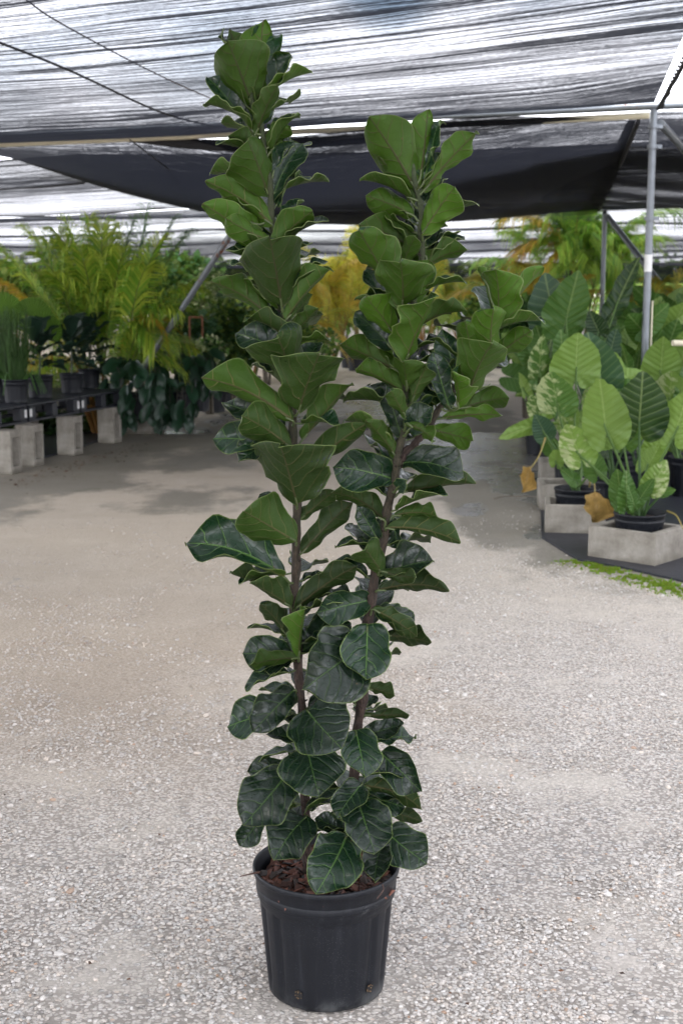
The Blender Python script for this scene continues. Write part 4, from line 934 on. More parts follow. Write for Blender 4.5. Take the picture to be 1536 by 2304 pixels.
def ear_plant(name, label, pot_c, potR, potH, leaves, base, stalks=True, group='elephant ear plants in pots on the right', dead=(), pot_vis=True, pz=0.0):
    o = thing(name, label, 'potted plant', (pot_c[0], pot_c[1], pz), group); O = np.array(o.location)
    if pot_vis:
        pot_mesh(potR, potH, True).build('pot', MAT['pot'], o)
        b = MB(); lathe(b, [(potR * .95, potH * .86), (potR * .5, potH * .88), (.001, potH * .89)], 24); b.build('soil', MAT['soil'], o)
    f, s = MB(), MB()
    base = np.array(base, float) - O
    for (ax, ay, tx, ty, wr, col, side, Y, op) in leaves:
        A = PY(ax, ay, Y) - O; T = PY(tx, ty, Y - op.get('d', .05)) - O
        a = unit(T - A); v = unit(cam_p - O - (A + T) / 2); n0 = unit(v - a * np.dot(v, a)); pp = np.cross(a, n0); pp = pp if pp[2] > 0 else -pp
        r = D2R(op.get('r', 12)); q = -1 if op.get('flip') else 1
        N = (n0 if side == 't' else -n0) * math.cos(r) + q * pp * math.sin(r)
        y_ = RN.uniform(-.4, .4); N = N * math.cos(y_) + np.cross(a, N) * math.sin(y_)
        ear_leaf(f, A, T, N, wr, np.array(col) * (.85 + .3 * RN.rand()), op.get('v', False), op.get('b', RN.uniform(.03, .16)), op.get('c', RN.uniform(.2, .6)), op.get('w', RN.uniform(.02, .04)))
        if stalks and not op.get('ns'):
            b_ = base + np.array([RN.uniform(-.03, .03), RN.uniform(-.03, .03), 0])
            m1 = b_ * .5 + A * .5; m1[2] -= .02; m1 += np.array([(A[0] - b_[0]) * -.12, 0, 0])
            pe = A + a * .10 * np.linalg.norm(T - A) - N * .004 * (1 if side == 't' else 1)
            tube(s, spline([b_, m1, A - N * .006, pe], 14), np.linspace(op.get('sr', .011), .0045, 14), 7, (.11, .20, .05) if side == 'u' else (.07, .14, .045))
    if f.n: f.build('foliage', MAT['ear'], o)
    if s.n: s.build('leaf_stalks', MAT['leaf'], o)
    for (pts, lf, lab) in dead:
        d = MB(); P = [PY(x, y, Y) - O for x, y, Y in pts]
        tube(d, spline(P, 14), np.linspace(.007, .004, 14), 6, (.38, .30, .10))
        ax, ay, tx, ty, wr, Y, cu = lf
        A = PY(ax, ay, Y) - O; T = PY(tx, ty, Y - .05) - O; a = unit(T - A); v = unit(cam_p - O); n0 = unit(v - a * np.dot(v, a))
        leaf(d, A, T, n0, wr, cup=cu * 1.5, bend=.2, curl=.1, wave=.16, blend=.0, nv=20, nu=20, fold=.5, twist=.8, mats=(0, 0, None))
        for k in (-1, -2): d.c[k] = np.tile(np.array([.50, .32, .10, 1.]), (len(d.v[k]), 1)) * np.array([1, 1, 1, 1]) * (0.75 + .5 * RN.rand(len(d.v[k]), 1))
        q = d.build('dead_leaf', MAT['leaf'], o); q['label'] = lab
    return o
pA = PZ(1438, 1152, .30); YA = pA[1]
ear_plant('elephant_ear_plant', 'nearest elephant ear plant, one dark leaf among pale ones, in the front block', pA, .165, .29, [
 (1455,1050,1485,1000,.9,LT,'u',YA+.15,dict()),(1437,948,1446,838,1.05,DK,'t',YA-.02,dict(d=.10,b=.10)),(1362,965,1350,848,.88,LT,'u',YA-.05,dict(d=.05)),(1520,968,1548,878,.95,LT,'u',YA-.05,dict()),
 (1302,1022,1276,948,.95,LT,'u',YA+.1,dict(v=True)),(1468,1092,1497,1038,.9,LT,'t',YA-.1,dict(v=True,w=.05)),(1490,1108,1518,1102,.8,MD,'t',YA-.05,dict()),(1396,1122,1388,1052,.7,MD,'u',YA-.05,dict()),
 (1408,1130,1410,1062,.6,MD,'t',YA-.1,dict()),(1440,1120,1470,1075,.6,MD,'u',YA-.12,dict(ns=1)),(1425,1135,1415,1095,.6,MD,'t',YA-.13,dict(ns=1)),(1400,985,1392,905,.8,MD,'u',YA+.35,dict()),(1470,1010,1500,950,.8,LT,'t',YA+.3,dict()),(1340,1060,1322,1005,.8,MD,'u',YA+.25,dict())], pA + [0, 0, -.04],
 dead=[([(1500,1150,YA),(1520,1160,YA-.15),(1536,1190,YA-.25)],(1536,1150,1580,1160,.5,YA-.3,1.2),'dry brown leaf trailing over the pot rim at right')], pz=.01)
pB = np.array([1.70, 9.53, .30]); YB = pB[1]
ear_plant('elephant_ear_plant', 'elephant ear plant with cream marbled leaves in the second block', pB, .165, .29, [
 (1350,850,1320,750,.95,BL,'t',YB+.3,dict()),(1212,838,1216,748,.55,MD,'u',YB+.3,dict(v=True,r=40)),(1226,848,1232,765,.5,DK,'t',YB+.35,dict(r=50)),(1295,838,1298,747,1.25,LT,'u',YB+.1,dict(c=.2)),
 (1252,908,1240,835,1.3,MD,'u',YB-.05,dict(v=True,c=.15)),(1225,975,1204,934,1.0,BL,'t',YB,dict()),(1210,955,1116,982,.42,LT,'u',YB,dict(r=35,c=.3)),(1250,1040,1252,1008,.9,LT,'u',YB-.1,dict()),
 (1275,955,1290,905,.9,LT,'u',YB+.1,dict(v=True)),(1330,900,1345,850,.8,LT,'u',YB+.25,dict(v=True)),(1330,1060,1345,1020,.8,MD,'u',YB-.05,dict()),(1290,1080,1262,1055,.7,MD,'t',YB-.1,dict()),
 (1210,930,1196,885,.9,MD,'u',YB+.1,dict(v=True)),(1375,880,1378,790,.9,LT,'u',YB+.5,dict()),(1400,930,1415,850,.9,LT,'u',YB+.45,dict()),(1265,820,1262,745,.8,MD,'t',YB+.5,dict()),(1180,880,1172,835,.9,LT,'u',YB+.4,dict(r=40)),(1240,1010,1222,975,.9,MD,'u',YB+.2,dict()),(1320,985,1335,925,.9,LT,'u',YB+.3,dict(v=True))], pB + [0, 0, -.04],
 dead=[([(1226,985,YB-.3),(1212,1025,YB-.4),(1190,1058,YB-.5)],(1190,1050,1178,1108,1.0,YB-.5,1.3),'yellow dead leaf hanging at the left of the row'),
       ([(1325,1095,YB-.1),(1332,1040,YB-.3),(1338,1112,YB-.62)],(1335,1108,1342,1176,1.2,YB-.62,.7),'crumpled brown dead leaf draped on the front block')], pz=.01)
YC = PZ(1530, 1118)[1]
pC = np.array([PZ(1540, 1118)[0], YC, 0])
ear_plant('elephant_ear_plant', 'elephant ear plant in a tall pot at the right picture edge', pC, .15, .34, [
 (1485,842,1492,756,1.0,LT,'u',YC+.1,dict()),(1415,862,1408,768,.40,MD,'u',YC+.3,dict(r=40)),(1425,862,1440,785,.6,MD,'t',YC+.4,dict()),(1505,900,1512,832,1.2,LT,'u',YC,dict(v=True)),(1530,832,1545,738,.8,LT,'u',YC+.2,dict()),
 (1460,900,1440,848,.9,MD,'u',YC+.2,dict(v=True)),(1560,900,1560,800,.9,MD,'t',YC,dict()),(1520,1000,1490,950,.9,LT,'u',YC+.1,dict()),(1450,830,1450,760,.9,LT,'u',YC+.5,dict()),(1475,930,1470,870,.9,LT,'t',YC+.3,dict()),(1545,940,1530,870,.9,MD,'u',YC+.1,dict(v=True)),(1400,830,1385,765,.8,LT,'u',YC+.7,dict())], pC + [-.05, 0, .3])
YD = YB + 1.7; pD = np.array([PY(1290, 900, YD)[0], YD, 0])
ear_plant('elephant_ear_plant', 'tall elephant ear plant with upright grey green leaves behind the marbled one', pD, .16, .30, [
 (1250,735,1222,618,.95,BL,'t',YD+.2,dict(r=10)),(1272,722,1300,608,.95,MD,'u',YD,dict(d=.1)),(1384,690,1434,576,.42,DK,'u',YD+.1,dict(r=45,c=.6)),(1345,745,1325,700,.9,DK,'t',YD,dict()),(1190,790,1178,735,.9,MD,'t',YD+.2,dict()),
 (1225,800,1205,730,.9,MD,'u',YD+.1,dict()),(1180,800,1150,760,.8,MD,'t',YD+.5,dict()),(1370,800,1385,740,.8,BL,'t',YD+.1,dict())], pD + [0, 0, .26])
for k, (px, py, D, col, n, lab) in enumerate([(1400, 770, 11.8, MD, 13, 'leafy elephant ear plant right of centre behind the pale leaves'), (1520, 760, 12.6, DK, 14, 'dark elephant ear plant at the right edge behind the pole'), (1330, 800, 13.0, BL, 10, 'bluish elephant ear plant in the shade below the palm'), (1450, 720, 14.5, MD, 14, 'distant elephant ear plant just left of the labelled pole'), (1540, 700, 15.5, MD, 12, 'distant elephant ear plant right of the labelled pole'), (1215, 800, 14.0, MD, 9, 'small elephant ear plant beside the far end of the row'), (1440, 900, 10.9, MD, 9, 'short elephant ear plant hidden behind the dark leaf'), (1380, 930, 10.2, DK, 7, 'low elephant ear plant between the second and nearest ones')]):
    lv = []
    for i in range(n):
        ax = px + RN.uniform(-70, 70); ay = py + RN.uniform(-35, 75); an = RN.uniform(-1.2, 1.2); L = RN.uniform(55, 85) * 12 / D
        lv.append((ax, ay, ax + L * math.sin(an), ay - L * math.cos(an) * (.9 if RN.rand() < .8 else -.6), RN.uniform(.7, 1.0), col if RN.rand() < .5 else (MD if RN.rand() < .5 else LT), 't' if RN.rand() < .55 else 'u', D + RN.uniform(-.4, .4), dict(r=RN.uniform(0, 50), d=RN.uniform(-.1, .15), sr=.008)))
    X = PY(px, py, D)[0]
    ear_plant('elephant_ear_plant', lab, (X, D), .15, .3, lv, (X, D, .25))

# ---------------------------------------------------------------- palms
def frond(mb, base, tip, arch, nl=34, ll=.34, col=(.10, .2, .03), col2=None, rcol=(.25, .28, .06), droop=.7, seed=0):
    rs = np.random.RandomState(seed); base, tip = np.asarray(base, float), np.asarray(tip, float)
    c1 = base + (tip - base) * .45 + np.array([0, 0, arch]); L = np.linalg.norm(tip - base)
    t = np.linspace(0, 1, 26)[:, None]; P = (1 - t) ** 2 * base + 2 * t * (1 - t) * c1 + t ** 2 * tip
    tube(mb, P, np.linspace(.011, .003, 26), 5, rcol, cap=False)
    nl = int(nl * 2.3); tt = np.linspace(.20, .995, nl); V, COL, F = [], [], []
    for k, s in enumerate(tt):
        p = (1 - s) ** 2 * base + 2 * s * (1 - s) * c1 + s * s * tip; d = unit(2 * (1 - s) * (c1 - base) + 2 * s * (tip - c1))
        side = unit(np.cross(d, [0, 0, 1.0])); upv = np.cross(side, d)
        l = ll * math.sin(PI * (.12 + .74 * ((s - .2) / .8) ** .8)) ** .6 * (.85 + .3 * rs.rand())
        for sg in (-1, 1):
            dirv = unit(side * sg * .86 + d * (.75 + .5 * s) + upv * (.30 + .14 * rs.randn()))
            w = unit(np.cross(dirv, upv + side * sg * .3)) * l * .0155
            g = np.array([0, 0, -1.0]); b0 = p; b1 = p + dirv * l * .4; b2 = p + dirv * l * .75 + g * l * droop * .35; b3 = p + dirv * l * .9 + g * l * droop * (.25 + .9 * rs.rand())
            i0 = len(V); V += [b0 - w * .3, b0 + w * .3, b1 - w, b1 + w, b2 - w * .8, b2 + w * .8, b3]
            q = np.array(col) if col2 is None or rs.rand() > (.15 + .5 * s) else np.array(col2)
            q = q * 1.7 * (.7 + .6 * rs.rand()); COL += [tuple(q) + (1,)] * 7
            F += [[i0, i0 + 2, i0 + 3, i0 + 1], [i0 + 2, i0 + 4, i0 + 5, i0 + 3], [i0 + 4, i0 + 6, i0 + 6, i0 + 5]]
    V = np.array(V); F = np.array(F); quads = F[F[:, 1] != F[:, 2]]; q3 = quads
    tri = F[F[:, 1] == F[:, 2]][:, [0, 1, 3]]
    mb.add(V, q3, np.array(COL)); mb.add(V, tri, np.array(COL))
def palm(label, base, tips, col, col2, group, nrand=8, size=1.0, height=1.0, pot=True, stems=6, seed=1, oldf=.2, name='areca_palm'):
    rs = np.random.RandomState(seed); base = np.array(base, float)
    o = thing(name, label, 'palm', (base[0], base[1], 0), group)
    f = MB(); s = MB(); crowns = []
    for i in range(stems):
        a = rs.rand() * 2 * PI; r = .05 + .10 * rs.rand(); b0 = np.array([r * math.cos(a), r * math.sin(a), .22 if pot else 0]); tp = b0 + np.array([math.cos(a) * .18 * size, math.sin(a) * .18 * size, height * (.55 + .5 * rs.rand())])
        tube(s, spline([b0, (b0 + tp) / 2 + [0, 0, .0], tp], 8), np.linspace(.024, .014, 8) * size ** .5, 7, (.34, .16, .04) if rs.rand() < .6 else (.13, .17, .04)); crowns.append(tp)
    i = 0
    for tpx in tips:
        tipw = np.array(tpx[:3]) - np.array([base[0], base[1], 0]); c = min(crowns, key=lambda q: abs(q[0] - tipw[0] * .2))
        kind = tpx[4] if len(tpx) > 4 else 0
        cc, c2 = ((col, col2) if kind == 0 else ((.38, .30, .03), (.42, .22, .03)) if kind == 1 else ((.035, .10, .02), None))
        frond(f, c, tipw, tpx[3] * size, 40, .46 * size, cc, c2, (.35, .22, .04) if kind == 1 else (.2, .24, .06), .75, seed * 50 + i); i += 1
    for k in range(nrand):
        a = 2 * PI * (k + rs.rand() * .7) / nrand; c = crowns[k % len(crowns)]; L = size * (.8 + .6 * rs.rand()); el = rs.uniform(-.1, 1.25)
        tipw = c + np.array([math.cos(a) * L * math.cos(el), math.sin(a) * L * math.cos(el), L * math.sin(el) * .95])
        old = rs.rand() < oldf
        frond(f, c, tipw, (.3 + .35 * rs.rand()) * size, 34, .42 * size, (.36, .25, .03) if old else col, None if old else col2, (.32, .22, .05), .75, seed * 50 + i); i += 1
    f.build('foliage', MAT['leaf'], o); s.build('stems', MAT['leaf'], o)
    if pot:
        pot_mesh(.19, .32).build('pot', MAT['pot'], o)
    return o
def pt(x, y, Y, arch=.3, kind=0):
    p = PY(x, y, Y); return (p[0], p[1], p[2], arch, kind)
GP = 'areca palms around the yard'
G1, G2, YG = (.085, .20, .022), (.20, .30, .035), (.42, .34, .04)
bp = PY(232, 800, 16.0)
palm('large areca palm on the left behind the pallets with one orange drooping frond', (bp[0], 16.0), [
 pt(10, 640, 15.6, .25, 1), pt(0, 560, 15.2, .35), pt(60, 520, 15.5, .5), pt(110, 545, 16.4, .5), pt(150, 500, 16.4, .4), pt(330, 478, 16, .25, 2), pt(390, 500, 15.8, .45, 2), pt(420, 530, 15.7, .5, 2), pt(300, 500, 16.5, .3, 2), pt(250, 520, 16.6, .3),
 pt(440, 640, 15.6, .35), pt(400, 700, 15.4, .5, 0), pt(350, 770, 15.2, .7, 0), pt(360, 740, 15.6, .6, 1), pt(120, 620, 15.2, .4), pt(40, 700, 15.5, .5), pt(180, 560, 15, .4), pt(280, 560, 15.2, .3), pt(500, 600, 16.2, .3, 2), pt(200, 495, 16.2, .35), pt(130, 525, 15.6, .5), pt(230, 505, 15.4, .4), pt(90, 580, 15.4, .5), pt(360, 540, 15.4, .5), pt(330, 600, 15.0, .5), pt(10, 600, 15.8, .6)], (.13, .25, .022), (.30, .36, .04), GP, 9, 1.1, .9, False, 12, 3, .08)
bp = PY(1290, 800, 26.5)
palm('areca palm on the right rising above the grey green elephant ears', (bp[0], 26.5), [
 pt(1165, 575, 26.0, 0.27, 1), pt(1150, 530, 26.4, 0.32, 0), pt(1225, 480, 26.5, 0.27, 2), pt(1290, 478, 26.8, 0.18, 2), pt(1330, 500, 26.5, 0.18, 2), pt(1400, 550, 26.2, 0.36), pt(1440, 540, 26.5, 0.32), pt(1430, 640, 25.8, 0.45), pt(1380, 540, 25.8, 0.27), pt(1250, 560, 25.5, 0.27),
 pt(1420, 700, 25.6, 0.54), pt(1330, 580, 25.2, 0.27), pt(1200, 640, 25.6, 0.36, 1), pt(1290, 600, 25.2, 0.18), pt(1240, 500, 26.0, 0.36), pt(1350, 520, 26.2, 0.36), pt(1310, 540, 25.6, 0.36), pt(1400, 590, 25.4, 0.45)], (.13, .27, .03), (.26, .36, .05), GP, 14, 1.75, 2.0, True, 9, 4, .15)
for (px, py, D, sz, hh, c, c2, sd, lab) in [
 (735, 800, 27, 1.7, 1.0, (.36, .36, .04), YG, 11, 'yellow areca palm seen between the two fig stems'),
 (800, 805, 29, 1.45, .8, (.22, .31, .04), YG, 12, 'yellow green areca palm right of the brightest yellow one'),
 (660, 805, 26, 1.35, .9, (.30, .34, .05), YG, 13, 'pale areca palm touching the left fig stem'),
 (560, 800, 22, 1.0, .7, (.12, .22, .03), G2, 14, 'green areca palm just left of the left fig stem'),
 (60, 760, 21, 1.2, 1.0, (.16, .25, .04), G2, 15, 'pale green areca palm at the far left edge'),
 (950, 790, 36, 1.4, .8, (.18, .27, .04), YG, 16, 'distant palm between the fig tops at the end of the path'),
 (1040, 790, 37, 1.3, .7, (.20, .28, .05), G2, 17, 'distant palm left of the side branch of the fig'),
 (1130, 785, 30, 1.2, .8, (.12, .22, .03), YG, 18, 'palm half hidden behind the side branch of the fig'),
 (1500, 770, 20, 1.1, .7, (.16, .22, .04), YG, 19, 'low palm behind the grey brace at the right edge'),
 (1200, 790, 22, 1.0, .9, (.30, .28, .04), YG, 20, 'yellow palm left of the grey green elephant ears'),
 (450, 800, 24, 1.0, .8, (.12, .24, .03), G2, 21, 'palm behind the slanting brace left of the fig')]:
    p = PY(px, py, D); palm(lab, (p[0], D), [], c, c2, GP, 15, sz, hh, True, 6, sd, .3)

# ---------------------------------------------------------------- bushes
def bush(name, label, cat, px, py, rx, ry, D, n, size, cols, group=None, rz=None, droop=.2, stem=True, mat='leaf', wl=.45, pot=None, cream=None):
    c = PY(px, py, D); o = thing(name, label, cat, (c[0], D, 0), group); f = MB()
    RX, RZ = rx * D / F_PX, ry * D / F_PX; RYY = (rz or RX * .8)
    u = RN.randn(n, 3); u /= np.linalg.norm(u, axis=1)[:, None]; rad = RN.rand(n) ** .45
    lob = np.array([1 + .38 * mn.noise(Vector(q * 2.1 + np.array([px, 0, 0]) * .01)) for q in u])
    P = u * (rad * lob)[:, None] * np.array([RX, RYY, RZ]) + np.array([0, 0, c[2]]); P[:, 2] = np.maximum(P[:, 2], .05)
    d = u + RN.randn(n, 3) * .6; d[:, 2] -= droop; d /= np.linalg.norm(d, axis=1)[:, None]
    w = np.cross(d, RN.randn(n, 3) * .6 + [0, 0, 1]); w /= np.linalg.norm(w, axis=1)[:, None]; nn = np.cross(d, w)
    s = size * (.6 + .8 * RN.rand(n))[:, None]
    V = np.stack([P, P + d * s * .45 + w * s * wl + nn * s * .08, P + d * s * .5 - nn * s * .04, P + d * s * .45 - w * s * wl + nn * s * .08, P + d * s - [0, 0, .12] * s], 1).reshape(-1, 3)
    base = np.arange(n)[:, None] * 5; F = np.concatenate([base + [0, 1, 2, 3][:3], base + [0, 2, 3], base + [1, 4, 2], base + [2, 4, 3]])
    cols = np.array(cols); cc = cols[RN.randint(len(cols), size=n)] * 1.25 * (.7 + .6 * RN.rand(n, 1)); cc = np.concatenate([cc, np.ones((n, 1))], 1)
    f.add(V, F, np.repeat(cc, 5, axis=0), None, 0, False)
    f.build('foliage', MAT[mat], o)
    if stem:
        b = MB(); zt = max(.3, c[2] + RZ * .3)
        for k in range(4):
            a = RN.rand() * 6.3; tube(b, spline([(.04 * math.cos(a), .04 * math.sin(a), .1), (RX * .25 * math.cos(a), RYY * .25 * math.sin(a), zt * .6), (RX * .5 * math.cos(a), RYY * .5 * math.sin(a), zt)], 8), np.linspace(.025, .008, 8), 5, (.10, .08, .05))
        b.build('stems', MAT['attr'], o)
    if pot: pot_mesh(pot, pot * 1.6).build('pot', MAT['pot'], o)
    return o
GBU = 'mixed shrubs in the background'
OL, LG, DG, CR, GY = (.14, .20, .035), (.13, .26, .05), (.022, .065, .018), (.50, .52, .30), (.22, .28, .12)
for a in [
 ('pale feathery green shrub behind the left palm', 345, 640, 70, 55, 20, 1500, .11, (LG, OL, (.10, .24, .09))),
 ('light green lobed shrub right of the left palm', 415, 625, 60, 50, 21, 1300, .12, ((.12, .27, .10), LG, OL)),
 ('cream speckled shrub behind the slanting brace', 475, 665, 45, 60, 20, 1400, .07, (CR, GY, LG)),
 ('dark low shrub added to deepen the shade behind the concrete blocks on the left', 60, 960, 130, 45, 16.2, 2200, .10, (DG, (.015, .035, .014), (.03, .06, .02))),  # this and the next: dark foliage added to blacken the shade there
 ('dark low shrub added to deepen the shade behind the far pallet', 250, 920, 60, 40, 16.8, 1200, .10, (DG, (.015, .035, .014), (.03, .06, .02))),
 ('shadowy hanging vine thicket left of the left fig stem', 520, 760, 50, 95, 19, 2200, .09, (DG, (.04, .09, .03), OL)),
 ('dark shrub below the slanting brace', 420, 760, 60, 60, 18.5, 1300, .10, (DG, (.05, .11, .03), (.04, .10, .05))),
 ('cream flecked low shrub behind the trailing plant', 470, 790, 35, 30, 17.5, 800, .06, (CR, LG, DG)),
 ('yellow green ragged shrub at the left edge', 40, 650, 90, 50, 19, 1600, .12, (OL, LG, (.24, .28, .06))),
 ('dense green shrub behind the left palm stems', 180, 700, 90, 60, 19.5, 1800, .11, (LG, DG, OL)),
 ('speckled yellow green shrub low behind the black pots', 150, 850, 110, 50, 16.6, 2600, .05, ((.30, .34, .10), GY, LG, CR)),
 ('speckled low shrub under the palm fronds', 330, 800, 70, 50, 17.2, 1500, .06, ((.26, .30, .10), LG, GY)),
 ('rounded cream green shrub between the fig stems', 800, 610, 40, 42, 31, 1600, .10, (CR, GY, OL)),
 ('broad green shrub left of the right fig stem', 770, 690, 70, 50, 32, 1400, .13, (OL, LG, GY)),
 ('small cream shrub on the horizon', 860, 680, 50, 45, 38, 1000, .14, (GY, OL, LG)),
 ('yellow green shrub row end by the right stem', 960, 690, 60, 50, 42, 1200, .16, (OL, (.25, .30, .06), LG)),
 ('dark green shrub far down the path', 1030, 680, 60, 50, 44, 1200, .16, (DG, LG, OL)),
 ('pale shrub at the path end left of the side branch', 990, 650, 40, 30, 46, 900, .16, (CR, GY, LG)),
 ('green shrub behind the side branch', 1100, 700, 60, 60, 34, 1200, .15, (LG, OL, DG)),
 ('dark leafy shrub at the base of the right palm', 1190, 740, 60, 60, 17, 1300, .13, (DG, LG, (.05, .12, .03))),
 ('low olive shrub right of the farther pole', 1440, 690, 60, 40, 22, 1200, .10, (OL, DG, (.2, .1, .04))),
 ('ragged shrub at the right edge beyond the brace', 1530, 690, 50, 40, 24, 900, .12, (OL, GY, LG)),
 ('shaded shrub below the yellow palms', 680, 770, 70, 40, 25, 1200, .10, (DG, OL, LG)),
 ('thick green shrub behind the left fig stem', 600, 700, 60, 80, 23, 1700, .12, (LG, DG, OL))]:
    bush('shrub', a[0], 'shrub', *a[1:8], a[8], GBU)
# distant tree line beyond the shade house
b = MB(); n = 16000
X = RN.uniform(-60, 60, n); Yt = RN.uniform(96, 112, n); top = 2.4 + 3.0 * np.array([.5 + .5 * mn.noise(Vector((x * .12, 0, 0))) for x in X]); Z = RN.rand(n) * top
d = RN.randn(n, 3); d /= np.linalg.norm(d, axis=1)[:, None]; w = np.cross(d, RN.randn(n, 3)); w /= np.linalg.norm(w, axis=1)[:, None]; P = np.stack([X, Yt, Z], -1)
V = np.stack([P, P + d * .3 + w * .25, P + d * .7, P + d * .3 - w * .25], 1).reshape(-1, 3)
cc = np.array([(.16, .27, .05), (.10, .19, .04), (.22, .30, .07)])[RN.randint(3, size=n)] * (.7 + .6 * RN.rand(n, 1)); cc = np.concatenate([cc, np.ones((n, 1))], 1)
b.add(V, np.arange(n * 4).reshape(-1, 4), np.repeat(cc, 4, axis=0), None, 0, False)
tag(b.build('far_trees', MAT['leaf']), 'sunlit green tree line beyond the far end of the shade house', 'trees', kind='stuff')

# dark pots in rows at the end of the path
GPT = 'black pots at the far end of the path'
for k, (px, py, D, lab) in enumerate([(785, 0, 30, 'black pot under the yellow palms, left of the right stem'), (815, 0, 30.6, 'second far black pot under the yellow palms'), (838, 0, 31.4, 'third far black pot, partly behind a fig leaf'), (935, 0, 37, 'tiny far black pot right of the right stem'), (480, 0, 19, 'black pot in the shade behind the trailing plant'), (505, 0, 20, 'black pot in shade beside the left fig stem')]):
    X = (px - 768) / F_PX * D; o = thing('empty_pot', lab, 'pot', (X, D, 0), GPT); pot_mesh(.20, .36).build('shell', MAT['pot'], o)
    b = MB(); lathe(b, [(.185, .31), (.001, .32)], 24); b.build('soil', MAT['soil'], o)
# trailing dark plants at the end of the bench
def trailing(label, px0, px1, py0, py1, D, n, seed):
    rs = np.random.RandomState(seed); c = PY((px0 + px1) / 2, py1, D); o = thing('trailing_plant', label, 'trailing plant', (c[0], D, 0), 'dark trailing plants beyond the pallets'); O = np.array([c[0], D, 0]); f = MB()
    for i in range(n):
        x = px0 + (px1 - px0) * rs.rand(); t = rs.rand(); y = py0 + (py1 - py0) * t; D_ = D + rs.uniform(-.45, .45)
        A = PY(x, y, D_) - O; L = rs.uniform(.17, .30); dr = unit(np.array([rs.uniform(-.5, .5), -.25 + rs.uniform(-.2, .1), -1.0 if t > .25 else -.3]))
        N = unit(np.array([rs.uniform(-.5, .5), -1, .5 + rs.uniform(-.3, .3)])); c0 = len(f.c)
        leaf(f, A, A + dr * L, N, .50, cup=.6, bend=.06, curl=.08, wave=.02, blend=.95, nv=7, nu=4, mats=(0, 0, None), seed=rs.rand())
        for k in range(c0, len(f.c)): f.c[k] = np.tile(np.append(np.array([.016, .050, .026]) * (.6 + .9 * rs.rand()), 1), (len(f.v[k]), 1))
    f.build('foliage', MAT['gloss_leaf'], o)
    b = MB()
    for i in range(14):
        A = PY(px0 + (px1 - px0) * rs.rand(), py0 + 20, D + rs.uniform(-.3, .3)) - O; B2 = A + [rs.uniform(-.15, .15), rs.uniform(-.1, .1), -.25 - .4 * rs.rand()]
        tube(b, spline([A, (A + B2) / 2 + [.03, 0, 0], B2], 6), .005, 5, (.05, .045, .03))
    b.build('stems', MAT['attr'], o); b = MB(); pot_mesh(.17, .3).build('pot', MAT['pot'], o).location = (0, .1, .22)
    return o
trailing('dark trailing plant with drooping heart leaves at the end of the pallets', 240, 370, 805, 935, 15.6, 90, 5)
trailing('smaller dark trailing plant nearer the path', 365, 445, 850, 935, 15.9, 45, 6)
trailing('broad leaved green trailing plant next to the path', 400, 485, 785, 870, 16.6, 40, 8)

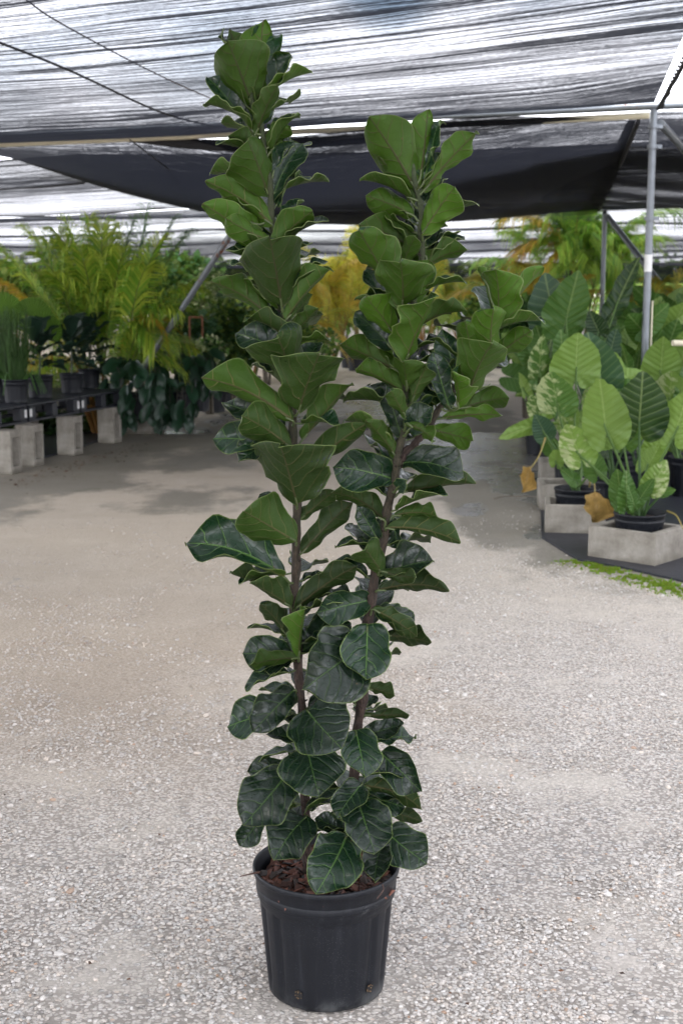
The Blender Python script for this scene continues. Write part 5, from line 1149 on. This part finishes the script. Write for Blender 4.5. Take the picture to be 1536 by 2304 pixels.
# potted plants on the pallets
ZD = .41 + .18
def on_pallet(px, back=0.0):   # point on the pallets' top under pixel column px
    best = None
    for k in np.linspace(-1.2, 2.2, 400):
        p = pal0 + udir * k - np.array([0, 0, 0]) + ldir * (.20 + back); q = 768 + F_PX * p[0] / (p[1] * math.cos(PITCH) + (CAM_H - .6) * math.sin(PITCH))
        if best is None or abs(q - px) < best[0]: best = (abs(q - px), p)
    p = best[1]; return np.array([p[0], p[1], ZD])
GPO = 'potted plants on the pallets'
def bench_plant(px, back, R, H, label, kind, cat='potted plant', name='potted_plant', seed=0):
    rs = np.random.RandomState(seed + 90); p = on_pallet(px, back); o = thing(name, label, cat, p, GPO)
    pot_mesh(R, H).build('pot', MAT['pot'], o); b = MB(); lathe(b, [(R * .94, H * .9), (.001, H * .92)], 24); b.build('soil', MAT['soil'], o)
    f = MB()
    if kind == 'rush':
        for i in range(230):
            a, r = rs.rand() * 6.3, R * .8 * rs.rand() ** .5; b0 = np.array([r * math.cos(a), r * math.sin(a), H * .9]); h = .35 + .40 * rs.rand(); dx = .05 * math.cos(a) + rs.randn() * .04; dy = rs.randn() * .05
            lean = 1 if rs.rand() < .85 else 4
            tube(f, spline([b0, b0 + [dx * .4 * lean, dy * .4, h * .55], b0 + [dx * lean, dy, h * (1 if lean == 1 else .35)]], 5), np.linspace(.0042, .0018, 5), 3, np.array([.055, .13, .025]) * (.5 + .9 * rs.rand()), cap=False)
        for i in range(26):
            a = rs.rand() * 6.3; b0 = np.array([R * .9 * math.cos(a), R * .9 * math.sin(a), H]); d = np.array([math.cos(a) * .14, math.sin(a) * .14, 0]); tube(f, spline([b0, b0 + d * .7 + [0, 0, .07], b0 + d * 1.4 + [0, 0, -.14]], 6), np.linspace(.006, .002, 6), 3, (.10, .24, .05), cap=False)
        f.build('foliage', MAT['leaf'], o)
    elif kind == 'fan':
        s = MB()
        for i, (dx, dz, r, tilt) in enumerate([(-.35, .62, .26, -.3), (-.05, .66, .24, .1), (.28, .62, .22, .5), (-.55, .50, .22, -.6), (.05, .50, .2, .2), (.42, .48, .2, .8)]):
            c = np.array([dx, -.05 * i, H + dz * .9]); tube(s, spline([(0, 0, H * .9), (dx * .5, 0, H + dz * .5), c], 8), .006, 5, (.10, .2, .04)); m = 41
            th = np.linspace(-1.5, 1.5, m) + tilt; rr = r * (1 + .05 * (np.arange(m) % 2)); V = [c]; 
            for k in range(m): V.append(c + np.array([math.sin(th[k]) * rr[k], -.02 * (k % 2) - .06, math.cos(th[k]) * rr[k]]))
            f.add(V, [[0, k + 1, k + 2] for k in range(m - 1)], np.array([.11, .22, .03]) * (.7 + .5 * rs.rand()), None, 0, False)
        f.build('foliage', MAT['leaf'], o); s.build('stems', MAT['leaf'], o)
    else:   # small dark lobed fig
        s = MB(); tube(s, spline([(0, 0, H * .9), (.01, 0, H + .18), (0, 0, H + .36)], 10), .010, 7, (.05, .07, .035)); s.build('stem', MAT['attr'], o)
        for i in range(17):
            a = i * 2.4 + rs.rand(); h = H + .10 + .30 * i / 17; A = np.array([.02 * math.cos(a), .02 * math.sin(a), h]); el = -.25 + 1.25 * i / 17; L = .24 + .08 * rs.rand()
            d = np.array([math.cos(a) * math.cos(el), math.sin(a) * math.cos(el), math.sin(el)]); N = np.cross(np.cross(d, [0, 0, 1.0]), d); c0 = len(f.c)
            leaf(f, A + d * .03, A + d * (.03 + L), N, .62, cup=.5, bend=.05, curl=.05, wave=.06, blend=.1, nv=9, nu=6, mats=(0, 0, None), seed=rs.rand())
            q = np.append(np.array([.022, .048, .034]) * (.6 + .8 * rs.rand()), 1)
            for k in range(c0, len(f.c)): f.c[k] = np.tile(q, (len(f.v[k]), 1))
        f.build('foliage', MAT['gloss_leaf'], o)
    return o
bench_plant(2, .25, .14, .24, 'tall rush in a black pot at the left picture edge', 'rush', seed=1)
bench_plant(38, .0, .135, .24, 'bright green rush plant in a black pot on the nearest pallet', 'rush', seed=2)
bench_plant(30, .62, .15, .26, 'round fan leaved palm behind the rushes', 'fan', seed=3)
bench_plant(92, .10, .145, .24, 'grey green lobed plant in a black pot beside the rushes', 'lob', seed=4)
bench_plant(163, .10, .135, .22, 'dark lobed plant alone in a black pot on the middle pallet', 'lob', seed=5)
bench_plant(205, .28, .13, .22, 'black pot with small dark leaves at the far end of the pallets', 'lob', seed=6)
# trellis and terracotta tones behind the bench
o = thing('wooden_frame', 'small red brown wooden frame standing among dark shrubs left of the fig', 'frame', PY(442, 790, 17.8)); b = MB()
for dx in (-.085, .085): b.box((dx, 0, .15), (.022, .022, .62))
b.box((0, 0, .445), (.19, .020, .022)); b.build('bars', MAT['redwood'], o, None, .002)
m = MB(); a = PY(1512, 772, 10.6); tube(m, [a, a + np.array([.9, .25, -.01])], .024, 12); tag(m.build('hose_pipe', MAT['pvc']), 'white pipe end poking in at the right edge between the leaves', 'pipe')
m = MB(); q = [PZ(1110, 1128), PZ(1135, 1122), PZ(1180, 1122), PZ(1222, 1126)]; tube(m, spline([p + [0, 0, .02] for p in q] + [PZ(1225, 1135) + [0, 0, .01]], 24), .004, 6, (.22, .18, .14)); tag(m.build('fallen_stalk', MAT['attr']), 'thin dry fallen stalk curving on the damp ground left of the blocks', 'stalk')
m = MB()
for i in range(260):
    if i < 190: k = RN.rand(); p = PZ(20 + 300 * k + RN.randn() * 12, 1085 - 88 * k + abs(RN.randn()) * 16)
    else: p = PZ(RN.uniform(0, 1536), RN.uniform(1250, 2280))
    if math.hypot(p[0] + .04, p[1] - 3.08) < .2: continue
    l = (.012 + .03 * RN.rand()) * (1 if i < 190 else .45); R_ = np.array(Matrix.Rotation(RN.rand() * 6, 3, 'Z') @ Matrix.Rotation((RN.rand() - .5) * .8, 3, 'X'))
    qd = np.array([[-.5, -.2, 0], [0, -.35, .12], [.5, 0, 0], [0, .35, .1]]) * l
    m.add(qd @ R_.T + p + [0, 0, .016 if i < 190 else .012], [[0, 1, 2, 3]], np.array([.16, .075, .035]) * (.3 + RN.rand()), None, 0, False)
tag(m.build('leaf_litter', MAT['attr']), 'brown bits of dry leaf and bark scattered on the ground', 'leaf litter', kind='stuff')
print('verts', sum(len(x.data.vertices) for x in bpy.data.objects if x.type == 'MESH'))
